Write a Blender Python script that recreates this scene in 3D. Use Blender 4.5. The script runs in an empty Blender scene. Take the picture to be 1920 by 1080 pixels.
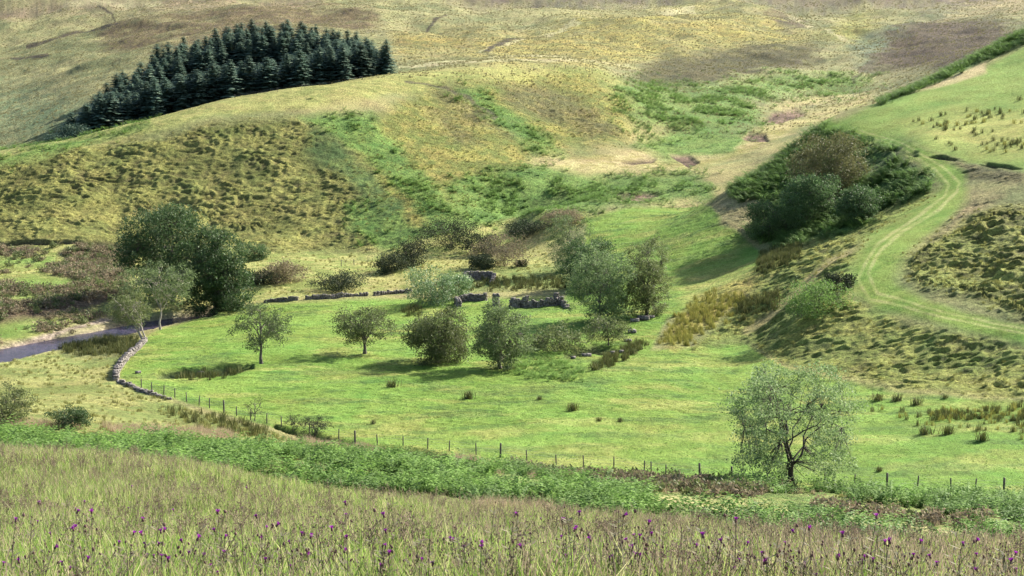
import bpy, math, random
import numpy as np
from mathutils import Vector

# ------------------------------------------------------------------ camera, light, exposure
S = bpy.context.scene
COL = S.collection
PITCH = math.radians(6.0)
F = 3045.0                                   # focal length in photo pixels (1920 wide)
CAMZ = 40.0
cam_d = bpy.data.cameras.new("camera")
cam = bpy.data.objects.new("camera", cam_d)
COL.objects.link(cam)
cam.location = (0, 0, CAMZ)
cam.rotation_euler = (math.radians(90) - PITCH, 0, 0)
cam_d.sensor_width = 36.0
cam_d.lens = 36.0 * F / 1920.0
cam_d.clip_end = 6000
S.camera = cam

SUN_AZ = math.radians(54)                    # clockwise from +Y (view direction): behind the valley, to the right
SUN_EL = math.radians(34)
W = bpy.data.worlds.new("World"); S.world = W; W.use_nodes = True
nt = W.node_tree; nt.nodes.clear()
sky = nt.nodes.new('ShaderNodeTexSky'); sky.sky_type = 'NISHITA'; sky.sun_disc = False
sky.sun_elevation = SUN_EL; sky.sun_rotation = SUN_AZ; sky.altitude = 300; sky.dust_density = 2.5
bg = nt.nodes.new('ShaderNodeBackground'); bg.inputs[1].default_value = 0.09
wo = nt.nodes.new('ShaderNodeOutputWorld')
nt.links.new(sky.outputs[0], bg.inputs[0]); nt.links.new(bg.outputs[0], wo.inputs[0])
sl = bpy.data.lights.new("sun", 'SUN'); sl.energy = 5.0; sl.angle = math.radians(0.5); sl.color = (1.0, 0.94, 0.82)
so = bpy.data.objects.new("sun", sl); COL.objects.link(so)
sd = Vector((math.sin(SUN_AZ) * math.cos(SUN_EL), math.cos(SUN_AZ) * math.cos(SUN_EL), math.sin(SUN_EL)))
so.rotation_euler = (-sd).to_track_quat('-Z', 'Y').to_euler()
so.location = (100, 50, 200)
S.view_settings.view_transform = 'Standard'
S.view_settings.look = 'None'
S.view_settings.exposure = 1.50
S.view_settings.gamma = 1.0
try:
    S.cycles.max_bounces = 5; S.cycles.diffuse_bounces = 3; S.cycles.transmission_bounces = 3
    S.cycles.transparent_max_bounces = 4
except Exception: pass

# ------------------------------------------------------------------ helpers
rng = np.random.default_rng(7)
random.seed(7)
CP, SP = math.cos(PITCH), math.sin(PITCH)
def ray(px, py):
    """photo pixel -> (a, e): x/y and (z-CAMZ)/y of its line of sight"""
    u = (px - 960.0) / F; v = (540.0 - py) / F
    den = CP + v * SP
    return u / den, (-SP + v * CP) / den
def pix(a, e):
    v = (e * CP + SP) / (CP - e * SP)
    den = CP + v * SP
    return 960 + F * a * den, 540 - F * v

_tab = rng.random((256, 256)).astype(np.float32)
def vnoise(x, y, seed=0):
    x = np.asarray(x, np.float32) + seed * 17.31; y = np.asarray(y, np.float32) + seed * 9.77
    xi = np.floor(x); yi = np.floor(y)
    fx = x - xi; fy = y - yi
    fx = fx * fx * (3 - 2 * fx); fy = fy * fy * (3 - 2 * fy)
    xi = xi.astype(np.int32) & 255; yi = yi.astype(np.int32) & 255
    x1 = (xi + 1) & 255; y1 = (yi + 1) & 255
    return (_tab[xi, yi] * (1 - fx) + _tab[x1, yi] * fx) * (1 - fy) + (_tab[xi, y1] * (1 - fx) + _tab[x1, y1] * fx) * fy
def fbm(x, y, o=4, seed=0):
    s = 0; a = 0.5; t = 0
    for i in range(o):
        s = s + a * vnoise(x, y, seed + i * 3); t += a
        x = x * 2.03 + 5.2; y = y * 2.03 + 1.3; a *= 0.5
    return s / t
def sstep(a, b, x):
    t = np.clip((x - a) / (b - a), 0, 1); return t * t * (3 - 2 * t)

def tag(o, label=None, cat=None, group=None, kind=None):
    if label: o['label'] = label
    if cat: o['category'] = cat
    if group: o['group'] = group
    if kind: o['kind'] = kind
    return o
def link(o, parent=None):
    COL.objects.link(o)
    if parent is not None: o.parent = parent
    return o
def empty(name, loc, rz=0.0):
    o = bpy.data.objects.new(name, None); o.empty_display_size = 0.5
    o.location = loc; o.rotation_euler = (0, 0, rz)
    return link(o)
def mesh_np(name, V, Q, mats, T=None, mi=None, smooth=False):
    """V (n,3), Q (m,4) quads, T (k,3) tris"""
    me = bpy.data.meshes.new(name)
    V = np.asarray(V, np.float32).reshape(-1, 3)
    Q = np.zeros((0, 4), np.int32) if Q is None or len(Q) == 0 else np.asarray(Q, np.int32)
    T = np.zeros((0, 3), np.int32) if T is None or len(T) == 0 else np.asarray(T, np.int32)
    nl = Q.size + T.size; nf = len(Q) + len(T)
    me.vertices.add(len(V)); me.loops.add(nl); me.polygons.add(nf)
    me.vertices.foreach_set('co', V.ravel())
    me.loops.foreach_set('vertex_index', np.concatenate([Q.ravel(), T.ravel()]))
    st = np.concatenate([np.arange(len(Q)) * 4, Q.size + np.arange(len(T)) * 3]).astype(np.int32)
    me.polygons.foreach_set('loop_start', st)
    if mi is not None: me.polygons.foreach_set('material_index', np.asarray(mi, np.int32))
    if smooth: me.polygons.foreach_set('use_smooth', np.ones(nf, bool))
    for m in (mats if isinstance(mats, (list, tuple)) else [mats]): me.materials.append(m)
    me.update(calc_edges=True)
    return me
def obj(name, me, parent=None):
    return link(bpy.data.objects.new(name, me), parent)

class MB:
    """collects tubes, quads and triangles into one mesh"""
    def __init__(s): s.V = []; s.Q = []; s.T = []; s.qm = []; s.tm = []; s.n = 0
    def add(s, V, Q=None, T=None, m=0):
        V = np.asarray(V, np.float32).reshape(-1, 3); s.V.append(V)
        if Q is not None and len(Q): s.Q.append(np.asarray(Q, np.int64) + s.n); s.qm += [m] * len(Q)
        if T is not None and len(T): s.T.append(np.asarray(T, np.int64) + s.n); s.tm += [m] * len(T)
        s.n += len(V)
    def tube(s, P, R, k=5, m=0):
        P = np.asarray(P, np.float64); n = len(P); V = []
        for i in range(n):
            d = P[min(i + 1, n - 1)] - P[max(i - 1, 0)]; d = d / (np.linalg.norm(d) + 1e-9)
            r = np.array([1, 0, 0]) if abs(d[0]) < 0.8 else np.array([0, 1, 0])
            u = np.cross(d, r); u /= np.linalg.norm(u); w = np.cross(d, u)
            for j in range(k):
                t = 2 * math.pi * j / k
                V.append(P[i] + R[i] * (math.cos(t) * u + math.sin(t) * w))
        Q = [(i * k + j, i * k + (j + 1) % k, (i + 1) * k + (j + 1) % k, (i + 1) * k + j) for i in range(n - 1) for j in range(k)]
        s.add(V, Q, m=m)
    def mesh(s, name, mats, smooth=False):
        V = np.concatenate(s.V) if s.V else np.zeros((0, 3))
        Q = np.concatenate(s.Q) if s.Q else None
        T = np.concatenate(s.T) if s.T else None
        return mesh_np(name, V, Q, mats, T, s.qm + s.tm, smooth)

# ------------------------------------------------------------------ materials
def new_mat(name):
    m = bpy.data.materials.new(name); m.use_nodes = True
    m.node_tree.nodes.clear(); return m, m.node_tree
def N(t, typ, **kw):
    n = t.nodes.new(typ)
    for k, v in kw.items(): setattr(n, k, v)
    return n
def ramp(t, src, stops):
    r = N(t, 'ShaderNodeValToRGB'); e = r.color_ramp.elements
    while len(e) < len(stops): e.new(0.5)
    for x, (p, c) in zip(e, stops): x.position = p; x.color = (*c, 1)
    t.links.new(src, r.inputs[0]); return r.outputs[0]
def leaf_mat(name, cols, transl=0.35, rough=0.55, spec=0.3):
    """cols: list of colours picked at random per leaf, plus a shift per plant"""
    m, t = new_mat(name)
    g = N(t, 'ShaderNodeNewGeometry'); oi = N(t, 'ShaderNodeObjectInfo')
    n = len(cols)
    c = ramp(t, g.outputs['Random Per Island'], [(i / max(n - 1, 1), cols[i]) for i in range(n)])
    hs = N(t, 'ShaderNodeHueSaturation')
    mr = N(t, 'ShaderNodeMapRange'); mr.inputs[3].default_value = 0.78; mr.inputs[4].default_value = 1.22
    t.links.new(oi.outputs['Random'], mr.inputs[0]); t.links.new(mr.outputs[0], hs.inputs['Value'])
    t.links.new(c, hs.inputs['Color'])
    p = N(t, 'ShaderNodeBsdfPrincipled'); p.inputs['Roughness'].default_value = rough
    p.inputs['Specular IOR Level'].default_value = spec
    t.links.new(hs.outputs[0], p.inputs['Base Color'])
    tr = N(t, 'ShaderNodeBsdfTranslucent'); t.links.new(hs.outputs[0], tr.inputs[0])
    mx = N(t, 'ShaderNodeMixShader'); mx.inputs[0].default_value = transl
    t.links.new(p.outputs[0], mx.inputs[1]); t.links.new(tr.outputs[0], mx.inputs[2])
    o = N(t, 'ShaderNodeOutputMaterial'); t.links.new(mx.outputs[0], o.inputs[0]); return m
def solid_mat(name, c1, c2, scale=3.0, rough=0.85, bump=0.3, dist=0.03):
    m, t = new_mat(name)
    tc = N(t, 'ShaderNodeTexCoord'); nz = N(t, 'ShaderNodeTexNoise'); nz.inputs['Scale'].default_value = scale
    nz.inputs['Detail'].default_value = 5; nz.inputs['Roughness'].default_value = 0.65
    t.links.new(tc.outputs['Object'], nz.inputs['Vector'])
    c = ramp(t, nz.outputs[0], [(0.35, c1), (0.65, c2)])
    p = N(t, 'ShaderNodeBsdfPrincipled'); p.inputs['Roughness'].default_value = rough
    b = N(t, 'ShaderNodeBump'); b.inputs['Strength'].default_value = bump; b.inputs['Distance'].default_value = dist
    t.links.new(nz.outputs[0], b.inputs['Height']); t.links.new(b.outputs[0], p.inputs['Normal'])
    t.links.new(c, p.inputs['Base Color'])
    o = N(t, 'ShaderNodeOutputMaterial'); t.links.new(p.outputs[0], o.inputs[0]); return m
def ground_mat():
    m, t = new_mat("turf_and_heath")
    tc = N(t, 'ShaderNodeTexCoord')
    at = N(t, 'ShaderNodeAttribute', attribute_name='vegetation')
    ro = N(t, 'ShaderNodeAttribute', attribute_name='rough')
    def noise(scale, sx, sy, det=4, r=0.6):
        mp = N(t, 'ShaderNodeMapping'); mp.inputs['Scale'].default_value = (sx, sy, 1)
        t.links.new(tc.outputs['Object'], mp.inputs[0])
        nz = N(t, 'ShaderNodeTexNoise'); nz.inputs['Scale'].default_value = scale
        nz.inputs['Detail'].default_value = det; nz.inputs['Roughness'].default_value = r
        t.links.new(mp.outputs[0], nz.inputs['Vector']); return nz
    n1 = noise(1.9, 1.0, 0.8, 5, 0.85); n2 = noise(0.11, 1, 0.8, 5, 0.7); n3 = noise(5.0, 1, 1, 2)
    def mr(src, lo, hi, a=0.3, b=0.7):
        k = N(t, 'ShaderNodeMapRange'); k.inputs[1].default_value = a; k.inputs[2].default_value = b
        k.inputs[3].default_value = lo; k.inputs[4].default_value = hi
        t.links.new(src, k.inputs[0]); return k.outputs[0]
    def math_(op, a, b):
        k = N(t, 'ShaderNodeMath', operation=op)
        for i, x in enumerate((a, b)):
            if isinstance(x, (int, float)): k.inputs[i].default_value = x
            else: t.links.new(x, k.inputs[i])
        return k.outputs[0]
    amp = math_('ADD', math_('MULTIPLY', ro.outputs['Fac'], 1.1), 0.55)
    v = math_('SUBTRACT', n1.outputs[0], 0.5)
    v = math_('MULTIPLY', math_('MULTIPLY', v, 3.2), amp)
    v = math_('ADD', v, math_('MULTIPLY', math_('SUBTRACT', n2.outputs[0], 0.5), 0.8))
    v = math_('ADD', v, 1.0)
    v = math_('MAXIMUM', v, 0.25)
    hs = N(t, 'ShaderNodeHueSaturation'); t.links.new(at.outputs['Color'], hs.inputs['Color'])
    t.links.new(v, hs.inputs['Value'])
    t.links.new(mr(n2.outputs[0], 0.482, 0.518), hs.inputs['Hue'])
    p = N(t, 'ShaderNodeBsdfPrincipled'); p.inputs['Roughness'].default_value = 0.9
    p.inputs['Specular IOR Level'].default_value = 0.12
    t.links.new(hs.outputs[0], p.inputs['Base Color'])
    hh = math_('ADD', n1.outputs[0], math_('MULTIPLY', n3.outputs[0], 0.35))
    b = N(t, 'ShaderNodeBump'); b.inputs['Strength'].default_value = 1.0
    t.links.new(math_('ADD', math_('MULTIPLY', ro.outputs['Fac'], 0.9), 0.2), b.inputs['Distance'])
    t.links.new(hh, b.inputs['Height']); t.links.new(b.outputs[0], p.inputs['Normal'])
    o = N(t, 'ShaderNodeOutputMaterial'); t.links.new(p.outputs[0], o.inputs[0]); return m
M = {}
M['ground'] = ground_mat()
M['bark'] = solid_mat('grey_bark', (0.05, 0.042, 0.035), (0.14, 0.12, 0.10), 4)
M['pale_bark'] = solid_mat('pale_bark', (0.20, 0.17, 0.14), (0.42, 0.37, 0.31), 3)
M['dark_bark'] = solid_mat('dark_bark', (0.03, 0.025, 0.02), (0.08, 0.06, 0.05), 4)
M['stone'] = solid_mat('weathered_stone', (0.05, 0.045, 0.042), (0.28, 0.245, 0.22), 2.2, 0.9, 0.6, 0.05)
M['post'] = solid_mat('weathered_post_wood', (0.035, 0.03, 0.026), (0.10, 0.085, 0.07), 8)
M['wire'] = solid_mat('galvanised_wire', (0.2, 0.2, 0.2), (0.35, 0.35, 0.35), 8, 0.5, 0)
M['alder'] = leaf_mat('grey_green_leaves', [(0.075, 0.11, 0.04), (0.14, 0.19, 0.075), (0.10, 0.145, 0.055), (0.20, 0.25, 0.12)], 0.4, 0.6, 0.2)
M['olive'] = leaf_mat('olive_leaves', [(0.07, 0.095, 0.03), (0.13, 0.16, 0.06), (0.095, 0.125, 0.045), (0.18, 0.20, 0.09)], 0.4, 0.6, 0.2)
M['willow'] = leaf_mat('pale_willow_leaves', [(0.09, 0.16, 0.05), (0.16, 0.25, 0.10), (0.12, 0.20, 0.07), (0.28, 0.36, 0.20)], 0.3, 0.5, 0.45)
M['dark_leaf'] = leaf_mat('dark_green_leaves', [(0.045, 0.09, 0.03), (0.09, 0.15, 0.055), (0.06, 0.11, 0.04), (0.15, 0.21, 0.095)], 0.35, 0.6, 0.18)
M['silver'] = leaf_mat('silvery_leaves', [(0.12, 0.19, 0.065), (0.21, 0.29, 0.12), (0.15, 0.23, 0.09), (0.30, 0.37, 0.20)], 0.4, 0.6, 0.15)
M['brown_leaf'] = leaf_mat('bronze_leaves', [(0.09, 0.10, 0.035), (0.16, 0.16, 0.07), (0.11, 0.125, 0.045), (0.20, 0.19, 0.09)], 0.35, 0.6, 0.2)
M['gorse'] = leaf_mat('gorse_spines', [(0.028, 0.042, 0.022), (0.06, 0.078, 0.04), (0.04, 0.055, 0.028), (0.09, 0.10, 0.06)], 0.12, 0.8, 0.1)
M['heath'] = leaf_mat('brown_heath', [(0.12, 0.095, 0.06), (0.25, 0.20, 0.13), (0.16, 0.16, 0.08), (0.34, 0.26, 0.19)], 0.25, 0.8, 0.1)
M['conifer'] = leaf_mat('spruce_needles', [(0.035, 0.075, 0.055), (0.08, 0.13, 0.09), (0.05, 0.095, 0.07), (0.18, 0.23, 0.16)], 0.2, 0.7, 0.15)
M['bracken'] = leaf_mat('bracken_fronds', [(0.13, 0.24, 0.045), (0.20, 0.33, 0.075), (0.16, 0.28, 0.06), (0.26, 0.38, 0.12)], 0.42, 0.65, 0.12)
M['bracken_dark'] = leaf_mat('deep_green_bracken', [(0.09, 0.17, 0.04), (0.15, 0.25, 0.065), (0.12, 0.21, 0.05), (0.19, 0.29, 0.09)], 0.45, 0.6, 0.2)
M['tuft'] = leaf_mat('tussock_grass', [(0.15, 0.17, 0.045), (0.26, 0.26, 0.08), (0.20, 0.21, 0.06), (0.34, 0.31, 0.12)], 0.25, 0.7, 0.15)
M['moor'] = leaf_mat('moor_grass', [(0.17, 0.165, 0.075), (0.30, 0.28, 0.14), (0.22, 0.21, 0.10), (0.36, 0.32, 0.17)], 0.3, 0.8, 0.1)
M['rush'] = leaf_mat('rush_stems', [(0.05, 0.07, 0.02), (0.12, 0.13, 0.04), (0.08, 0.095, 0.028), (0.18, 0.16, 0.06)], 0.2, 0.6, 0.2)
M['rush_gold'] = leaf_mat('golden_rushes', [(0.17, 0.19, 0.04), (0.31, 0.30, 0.07), (0.23, 0.24, 0.055), (0.38, 0.32, 0.10)], 0.25, 0.7, 0.15)
M['stalk'] = leaf_mat('dead_stalks', [(0.12, 0.09, 0.065), (0.22, 0.165, 0.13), (0.16, 0.13, 0.08)], 0.25, 0.8, 0.1)
M['straw'] = leaf_mat('straw_grass', [(0.25, 0.20, 0.12), (0.45, 0.36, 0.22), (0.32, 0.26, 0.15), (0.52, 0.40, 0.28)], 0.3, 0.7, 0.2)
M['grass'] = leaf_mat('meadow_grass_blades', [(0.12, 0.21, 0.035), (0.23, 0.35, 0.07), (0.16, 0.26, 0.045), (0.33, 0.39, 0.12), (0.52, 0.48, 0.27)], 0.45, 0.5, 0.25)
M['seed'] = leaf_mat('seed_heads', [(0.18, 0.15, 0.09), (0.34, 0.28, 0.18), (0.24, 0.18, 0.14), (0.46, 0.40, 0.26)], 0.3, 0.8, 0.1)
M['thistle_stem'] = leaf_mat('thistle_stem', [(0.10, 0.10, 0.055), (0.17, 0.15, 0.09)], 0.1, 0.7, 0.2)
M['thistle_bud'] = leaf_mat('thistle_bud', [(0.10, 0.06, 0.06), (0.20, 0.12, 0.11)], 0.2, 0.8, 0.1)
M['thistle_purple'] = leaf_mat('thistle_purple', [(0.22, 0.02, 0.26), (0.38, 0.05, 0.40), (0.30, 0.03, 0.38)], 0.3, 0.6, 0.2)
def water_mat():
    m, t = new_mat('stream_water')
    tc = N(t, 'ShaderNodeTexCoord'); nz = N(t, 'ShaderNodeTexNoise'); nz.inputs['Scale'].default_value = 1.6
    nz.inputs['Detail'].default_value = 4; t.links.new(tc.outputs['Object'], nz.inputs['Vector'])
    b = N(t, 'ShaderNodeBump'); b.inputs['Strength'].default_value = 0.5; b.inputs['Distance'].default_value = 0.12
    t.links.new(nz.outputs[0], b.inputs['Height'])
    p = N(t, 'ShaderNodeBsdfPrincipled'); p.inputs['Roughness'].default_value = 0.2
    t.links.new(ramp(t, nz.outputs[0], [(0.4, (0.014, 0.012, 0.03)), (0.65, (0.07, 0.055, 0.09))]), p.inputs['Base Color'])
    p.inputs['IOR'].default_value = 1.33; p.inputs['Specular IOR Level'].default_value = 0.07; t.links.new(b.outputs[0], p.inputs['Normal'])
    o = N(t, 'ShaderNodeOutputMaterial'); t.links.new(p.outputs[0], o.inputs[0]); return m
M['water'] = water_mat()

# ------------------------------------------------------------------ terrain: control points -> height field
# (px, py, D): seen at photo pixel px,py at depth D metres; or (px, py, 'z', h): D from height h below the camera
ctl = []
def c(px, py, D, h=None):
    a, e = ray(px, py)
    if D == 'z': D = h / e
    ctl.append((a, math.log(D), e))
def ca(px, D, z):
    a, _ = ray(px, 540); ctl.append((a, math.log(D), z / D))
PXS = [-700, -250, 0, 320, 640, 960, 1280, 1600, 1920, 2200, 2600]
for px in PXS:
    ca(px, 1.5, -1.8); ca(px, 3, -2.2); ca(px, 6, -3.0); ca(px, 10, -3.95); ca(px, 16, -5.25)
    c(px, 1090 + max(0, px - 1400) * .06, 24)
crest = {-700: 830, -250: 844, 0: 856, 320: 880, 640: 942, 960: 976, 1280: 1006, 1600: 1042, 1920: 1076, 2200: 1092, 2600: 1110}
cD = {-700: 76, -250: 76, 0: 76, 320: 76, 640: 72, 960: 67, 1280: 62, 1600: 57, 1920: 52, 2200: 50, 2600: 48}
for px in PXS:
    c(px, crest[px], cD[px]); c(px, (crest[px] * 1.1 + 1085 * .9) / 2, cD[px] * 0.62)
    c(px, crest[px] + 6, cD[px] * 1.22)
# valley side below the crest, down to the fence
for px, p1, d1, p2, d2 in [(-700, 815, 118, 790, 155), (-250, 822, 118, 800, 155), (0, 832, 118, 806, 155), (320, 862, 116, 822, 155), (640, 900, 112, 862, 146), (960, 936, 105, 890, 142),
                           (1280, 968, 100, 938, 126), (1600, 1000, 94, 975, 118), (1920, 1036, 88, 1012, 112), (2200, 1056, 86, 1030, 110), (2600, 1076, 84, 1050, 108)]:
    c(px, p1, d1); c(px, p2, d2)
for px, py in [(1280, 922), (1600, 950), (1920, 985), (2300, 1010)]: c(px, py, 'z', -31.5)
for px, py in [(960, 866), (1280, 900), (1600, 918), (1920, 930), (2300, 940), (2700, 950)]: c(px, py, 'z', -35.8)
for px, py in [(640, 830), (520, 802), (420, 778), (310, 742), (800, 848)]: c(px, py, 'z', -36.2)
for px, py, z in [(0, 790, -30), (-400, 780, -29), (-800, 770, -29), (300, 800, -33), (150, 760, -34), (0, 740, -34.5), (0, 700, -36.2), (-400, 690, -36), (150, 690, -36.5), (480, 825, -34)]: c(px, py, 'z', z)
# pasture floor
for px, py, z in [(1100, 800, -36), (700, 760, -36.2), (1500, 800, -36), (1850, 820, -35.6), (2400, 830, -35), (500, 690, -36), (350, 650, -36.4), (900, 700, -36), (1200, 700, -36),
                  (700, 600, -35.6), (560, 570, -35.3), (450, 620, -36.2), (1000, 620, -35.3), (1150, 640, -35.6), (1000, 568, -34), (880, 515, -32.6), (700, 540, -34.3), (1200, 600, -34.2),
                  (1280, 560, -32.8), (1250, 480, -29), (1150, 430, -25.5), (1200, 398, -22.5), (1330, 388, -21.5), (1100, 405, -23.3), (1400, 455, -26), (1340, 520, -31), (1240, 640, -35.4),
                  (600, 500, -32.5), (800, 490, -32), (950, 450, -29.5), (1000, 410, -26)]: c(px, py, 'z', z)
# river flats on the left
for px, py, z in [(0, 660, -37.2), (-400, 700, -37.4), (120, 632, -37.2), (220, 612, -37.2), (330, 590, -37.0), (0, 600, -36), (150, 560, -35), (0, 520, -33.5), (-500, 600, -36), (-500, 520, -33.5),
                  (250, 520, -34), (0, 475, -32), (220, 470, -32), (-500, 475, -32), (400, 520, -34)]: c(px, py, 'z', z)
# terraced bank on the left: foot, middle, brow
for px, py, D in [(-700, 452, 385), (-300, 455, 388), (0, 455, 390), (200, 456, 392), (400, 466, 388), (600, 475, 382), (720, 470, 384), (850, 430, 392),
                  (-700, 370, 415), (-300, 370, 418), (0, 370, 418), (200, 350, 424), (400, 350, 424), (600, 340, 428), (700, 360, 420),
                  (-700, 330, 430), (-300, 312, 436), (0, 300, 438), (110, 290, 440), (200, 275, 446), (300, 250, 452), (420, 225, 460), (560, 212, 465), (700, 215, 470),
                  (-300, 300, 450), (0, 285, 452), (120, 262, 462), (230, 236, 475), (400, 190, 496), (560, 165, 512), (740, 140, 530), (850, 132, 545), (960, 125, 560), (1060, 124, 575), (1130, 132, 585)]: c(px, py, D)
# spurs in the middle
for px, py, D in [(780, 330, 432), (740, 250, 462), (850, 200, 500), (950, 250, 480), (900, 330, 440), (950, 180, 520), (1060, 230, 510), (1050, 170, 545), (1150, 240, 505), (1120, 200, 530),
                  (850, 400, 402), (1000, 390, 404), (1000, 330, 440), (1000, 305, 462), (1150, 300, 470), (1180, 345, 440), (1150, 375, 408), (1290, 360, 420), (1250, 320, 455), (1340, 330, 440),
                  (1200, 262, 510), (1300, 285, 492), (1400, 250, 520), (1480, 225, 560), (1250, 200, 560), (1350, 215, 560), (1400, 180, 610), (1500, 190, 620), (1600, 180, 640),
                  (1200, 160, 600), (1300, 150, 640), (1450, 130, 700), (1600, 130, 700), (1650, 150, 680)]: c(px, py, D)
# hollow behind the brow, and the far hillside
for px, py, D in [(-700, 330, 510), (-300, 325, 510), (0, 318, 515), (200, 275, 530), (400, 212, 540), (560, 182, 552), (740, 150, 565)]: c(px, py, D)
for px, py, D in [(-700, 260, 620), (-300, 265, 610), (0, 262, 600), (100, 235, 600), (250, 175, 620), (400, 130, 640), (500, 108, 650), (600, 104, 660), (740, 118, 640), (850, 112, 660), (960, 108, 660), (1080, 112, 670),
                  (-500, 170, 780), (0, 170, 760), (200, 100, 780), (450, 55, 800), (700, 60, 800), (850, 75, 780), (1000, 75, 760), (1150, 85, 740), (1300, 80, 780), (1400, 90, 780), (1150, 45, 850), (1300, 38, 870), (1450, 42, 880), (1540, 75, 800),
                  (-500, 70, 950), (0, 70, 940), (300, 20, 960), (700, 10, 980), (1000, 20, 980), (1200, 12, 1000), (1500, 20, 1000), (1620, 90, 790), (1650, 50, 900),
                  (1720, 70, 800), (1800, 60, 830), (1700, 110, 720), (1850, 20, 960), (1900, 50, 820), (1750, 25, 950), (2300, 0, 900), (2300, 40, 700)]: c(px, py, D)
for px in PXS:
    c(px, -60, 1200); c(px, -130, 1500); c(px, -150, 1900); c(px, -60, 2700)
# right-hand side: bank above the pasture, terrace with the track, upper field
for px, py, z in [(1400, 642, -35.4), (1480, 690, -35.8), (1700, 735, -35.6), (1920, 750, -35.2), (2500, 760, -34), (1300, 655, -35.6)]: c(px, py, 'z', z)
for px, py, D in [(1440, 600, 262), (1400, 560, 280), (1430, 500, 300), (1500, 600, 250), (1560, 520, 266), (1500, 500, 290), (1580, 600, 244), (1700, 640, 232), (1850, 660, 222), (2400, 660, 218),
                  (1620, 560, 252), (1625, 505, 264), (1750, 585, 238), (1920, 612, 226), (2500, 620, 220), (1680, 440, 284), (1750, 390, 298), (1795, 350, 311), (1770, 310, 328), (1700, 272, 350), (1600, 240, 386), (1540, 228, 402),
                  (1850, 500, 256), (1780, 440, 276), (1900, 440, 268), (1900, 390, 286), (2300, 430, 262), (2300, 340, 290), (1900, 350, 298), (1900, 320, 312), (2300, 280, 310),
                  (1800, 260, 348), (1900, 200, 372), (2300, 150, 370), (1750, 200, 390), (1900, 110, 425), (1700, 175, 425), (1800, 130, 430), (1650, 195, 425), (1920, 62, 455), (2300, -20, 460),
                  (1560, 250, 390), (1450, 310, 385), (1370, 350, 378), (1450, 462, 328), (1380, 430, 345), (1500, 400, 345), (1600, 430, 312), (1700, 370, 318), (1600, 330, 352), (1650, 300, 356)]: c(px, py, D)
# ground falling away behind the right-hand brow
for px, py, D in [(1450, 318, 420), (1540, 252, 440), (1650, 215, 480), (1700, 195, 480), (1800, 150, 490), (1920, 90, 520), (2300, 30, 540), (1920, 85, 640), (1800, 105, 640), (2300, 40, 620)]: c(px, py, D)

ctl = np.array(ctl)
AS = 4.0
P_ = np.stack([ctl[:, 0] * AS, ctl[:, 1] * 2.2], 1)
def tps_k(r2): return 0.5 * r2 * np.log(r2 + 1e-12)
n = len(P_)
d2 = ((P_[:, None] - P_[None]) ** 2).sum(-1)
A_ = np.zeros((n + 3, n + 3)); A_[:n, :n] = tps_k(d2) + np.eye(n) * 2e-4
A_[:n, n] = 1; A_[:n, n + 1:] = P_; A_[n, :n] = 1; A_[n + 1:, :n] = P_.T
wts = np.linalg.solve(A_, np.concatenate([ctl[:, 2], np.zeros(3)]))
def tps(a, l):
    a = a * AS; l = l * 2.2
    out = np.empty(len(a))
    for i in range(0, len(a), 60000):
        x = a[i:i + 60000]; y = l[i:i + 60000]
        k = tps_k((x[:, None] - P_[:, 0]) ** 2 + (y[:, None] - P_[:, 1]) ** 2)
        out[i:i + 60000] = k @ wts[:n] + wts[n] + wts[n + 1] * x + wts[n + 2] * y
    return out

ga = np.concatenate([np.linspace(-0.75, -0.37, 36)[:-1], np.linspace(-0.37, 0.37, 900), np.linspace(0.37, 0.75, 36)[1:]])
def seg(d0, d1, k): return np.linspace(math.log(d0), math.log(d1), k, endpoint=False)
gl = np.concatenate([seg(1.5, 10, 40), seg(10, 70, 170), seg(70, 190, 200), seg(190, 520, 1250), seg(520, 1000, 250), seg(1000, 2700, 60)])
NA, NL = len(ga), len(gl)
# smooth field on a coarser grid, then bilinear (the spline is smooth)
ca_ = np.linspace(-0.75, 0.75, 361); cl_ = np.linspace(gl[0], gl[-1], 420)
CE = tps(*[q.ravel() for q in np.meshgrid(ca_, cl_)]).reshape(len(cl_), len(ca_))
def bil(G, xa, xl, a, l):
    a = np.asarray(a, float); l = np.asarray(l, float)
    i = np.clip(np.searchsorted(xa, a) - 1, 0, len(xa) - 2); j = np.clip(np.searchsorted(xl, l) - 1, 0, len(xl) - 2)
    fa = (a - xa[i]) / (xa[i + 1] - xa[i]); fl = (l - xl[j]) / (xl[j + 1] - xl[j])
    return (G[j, i] * (1 - fa) + G[j, i + 1] * fa) * (1 - fl) + (G[j + 1, i] * (1 - fa) + G[j + 1, i + 1] * fa) * fl
GA, GL = np.meshgrid(ga, gl)
GD = np.exp(GL)
GE = bil(CE, ca_, cl_, GA, GL)
X = GA * GD; Y = GD; Z = GE * GD
PX, PY = pix(GA, GE)

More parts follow.
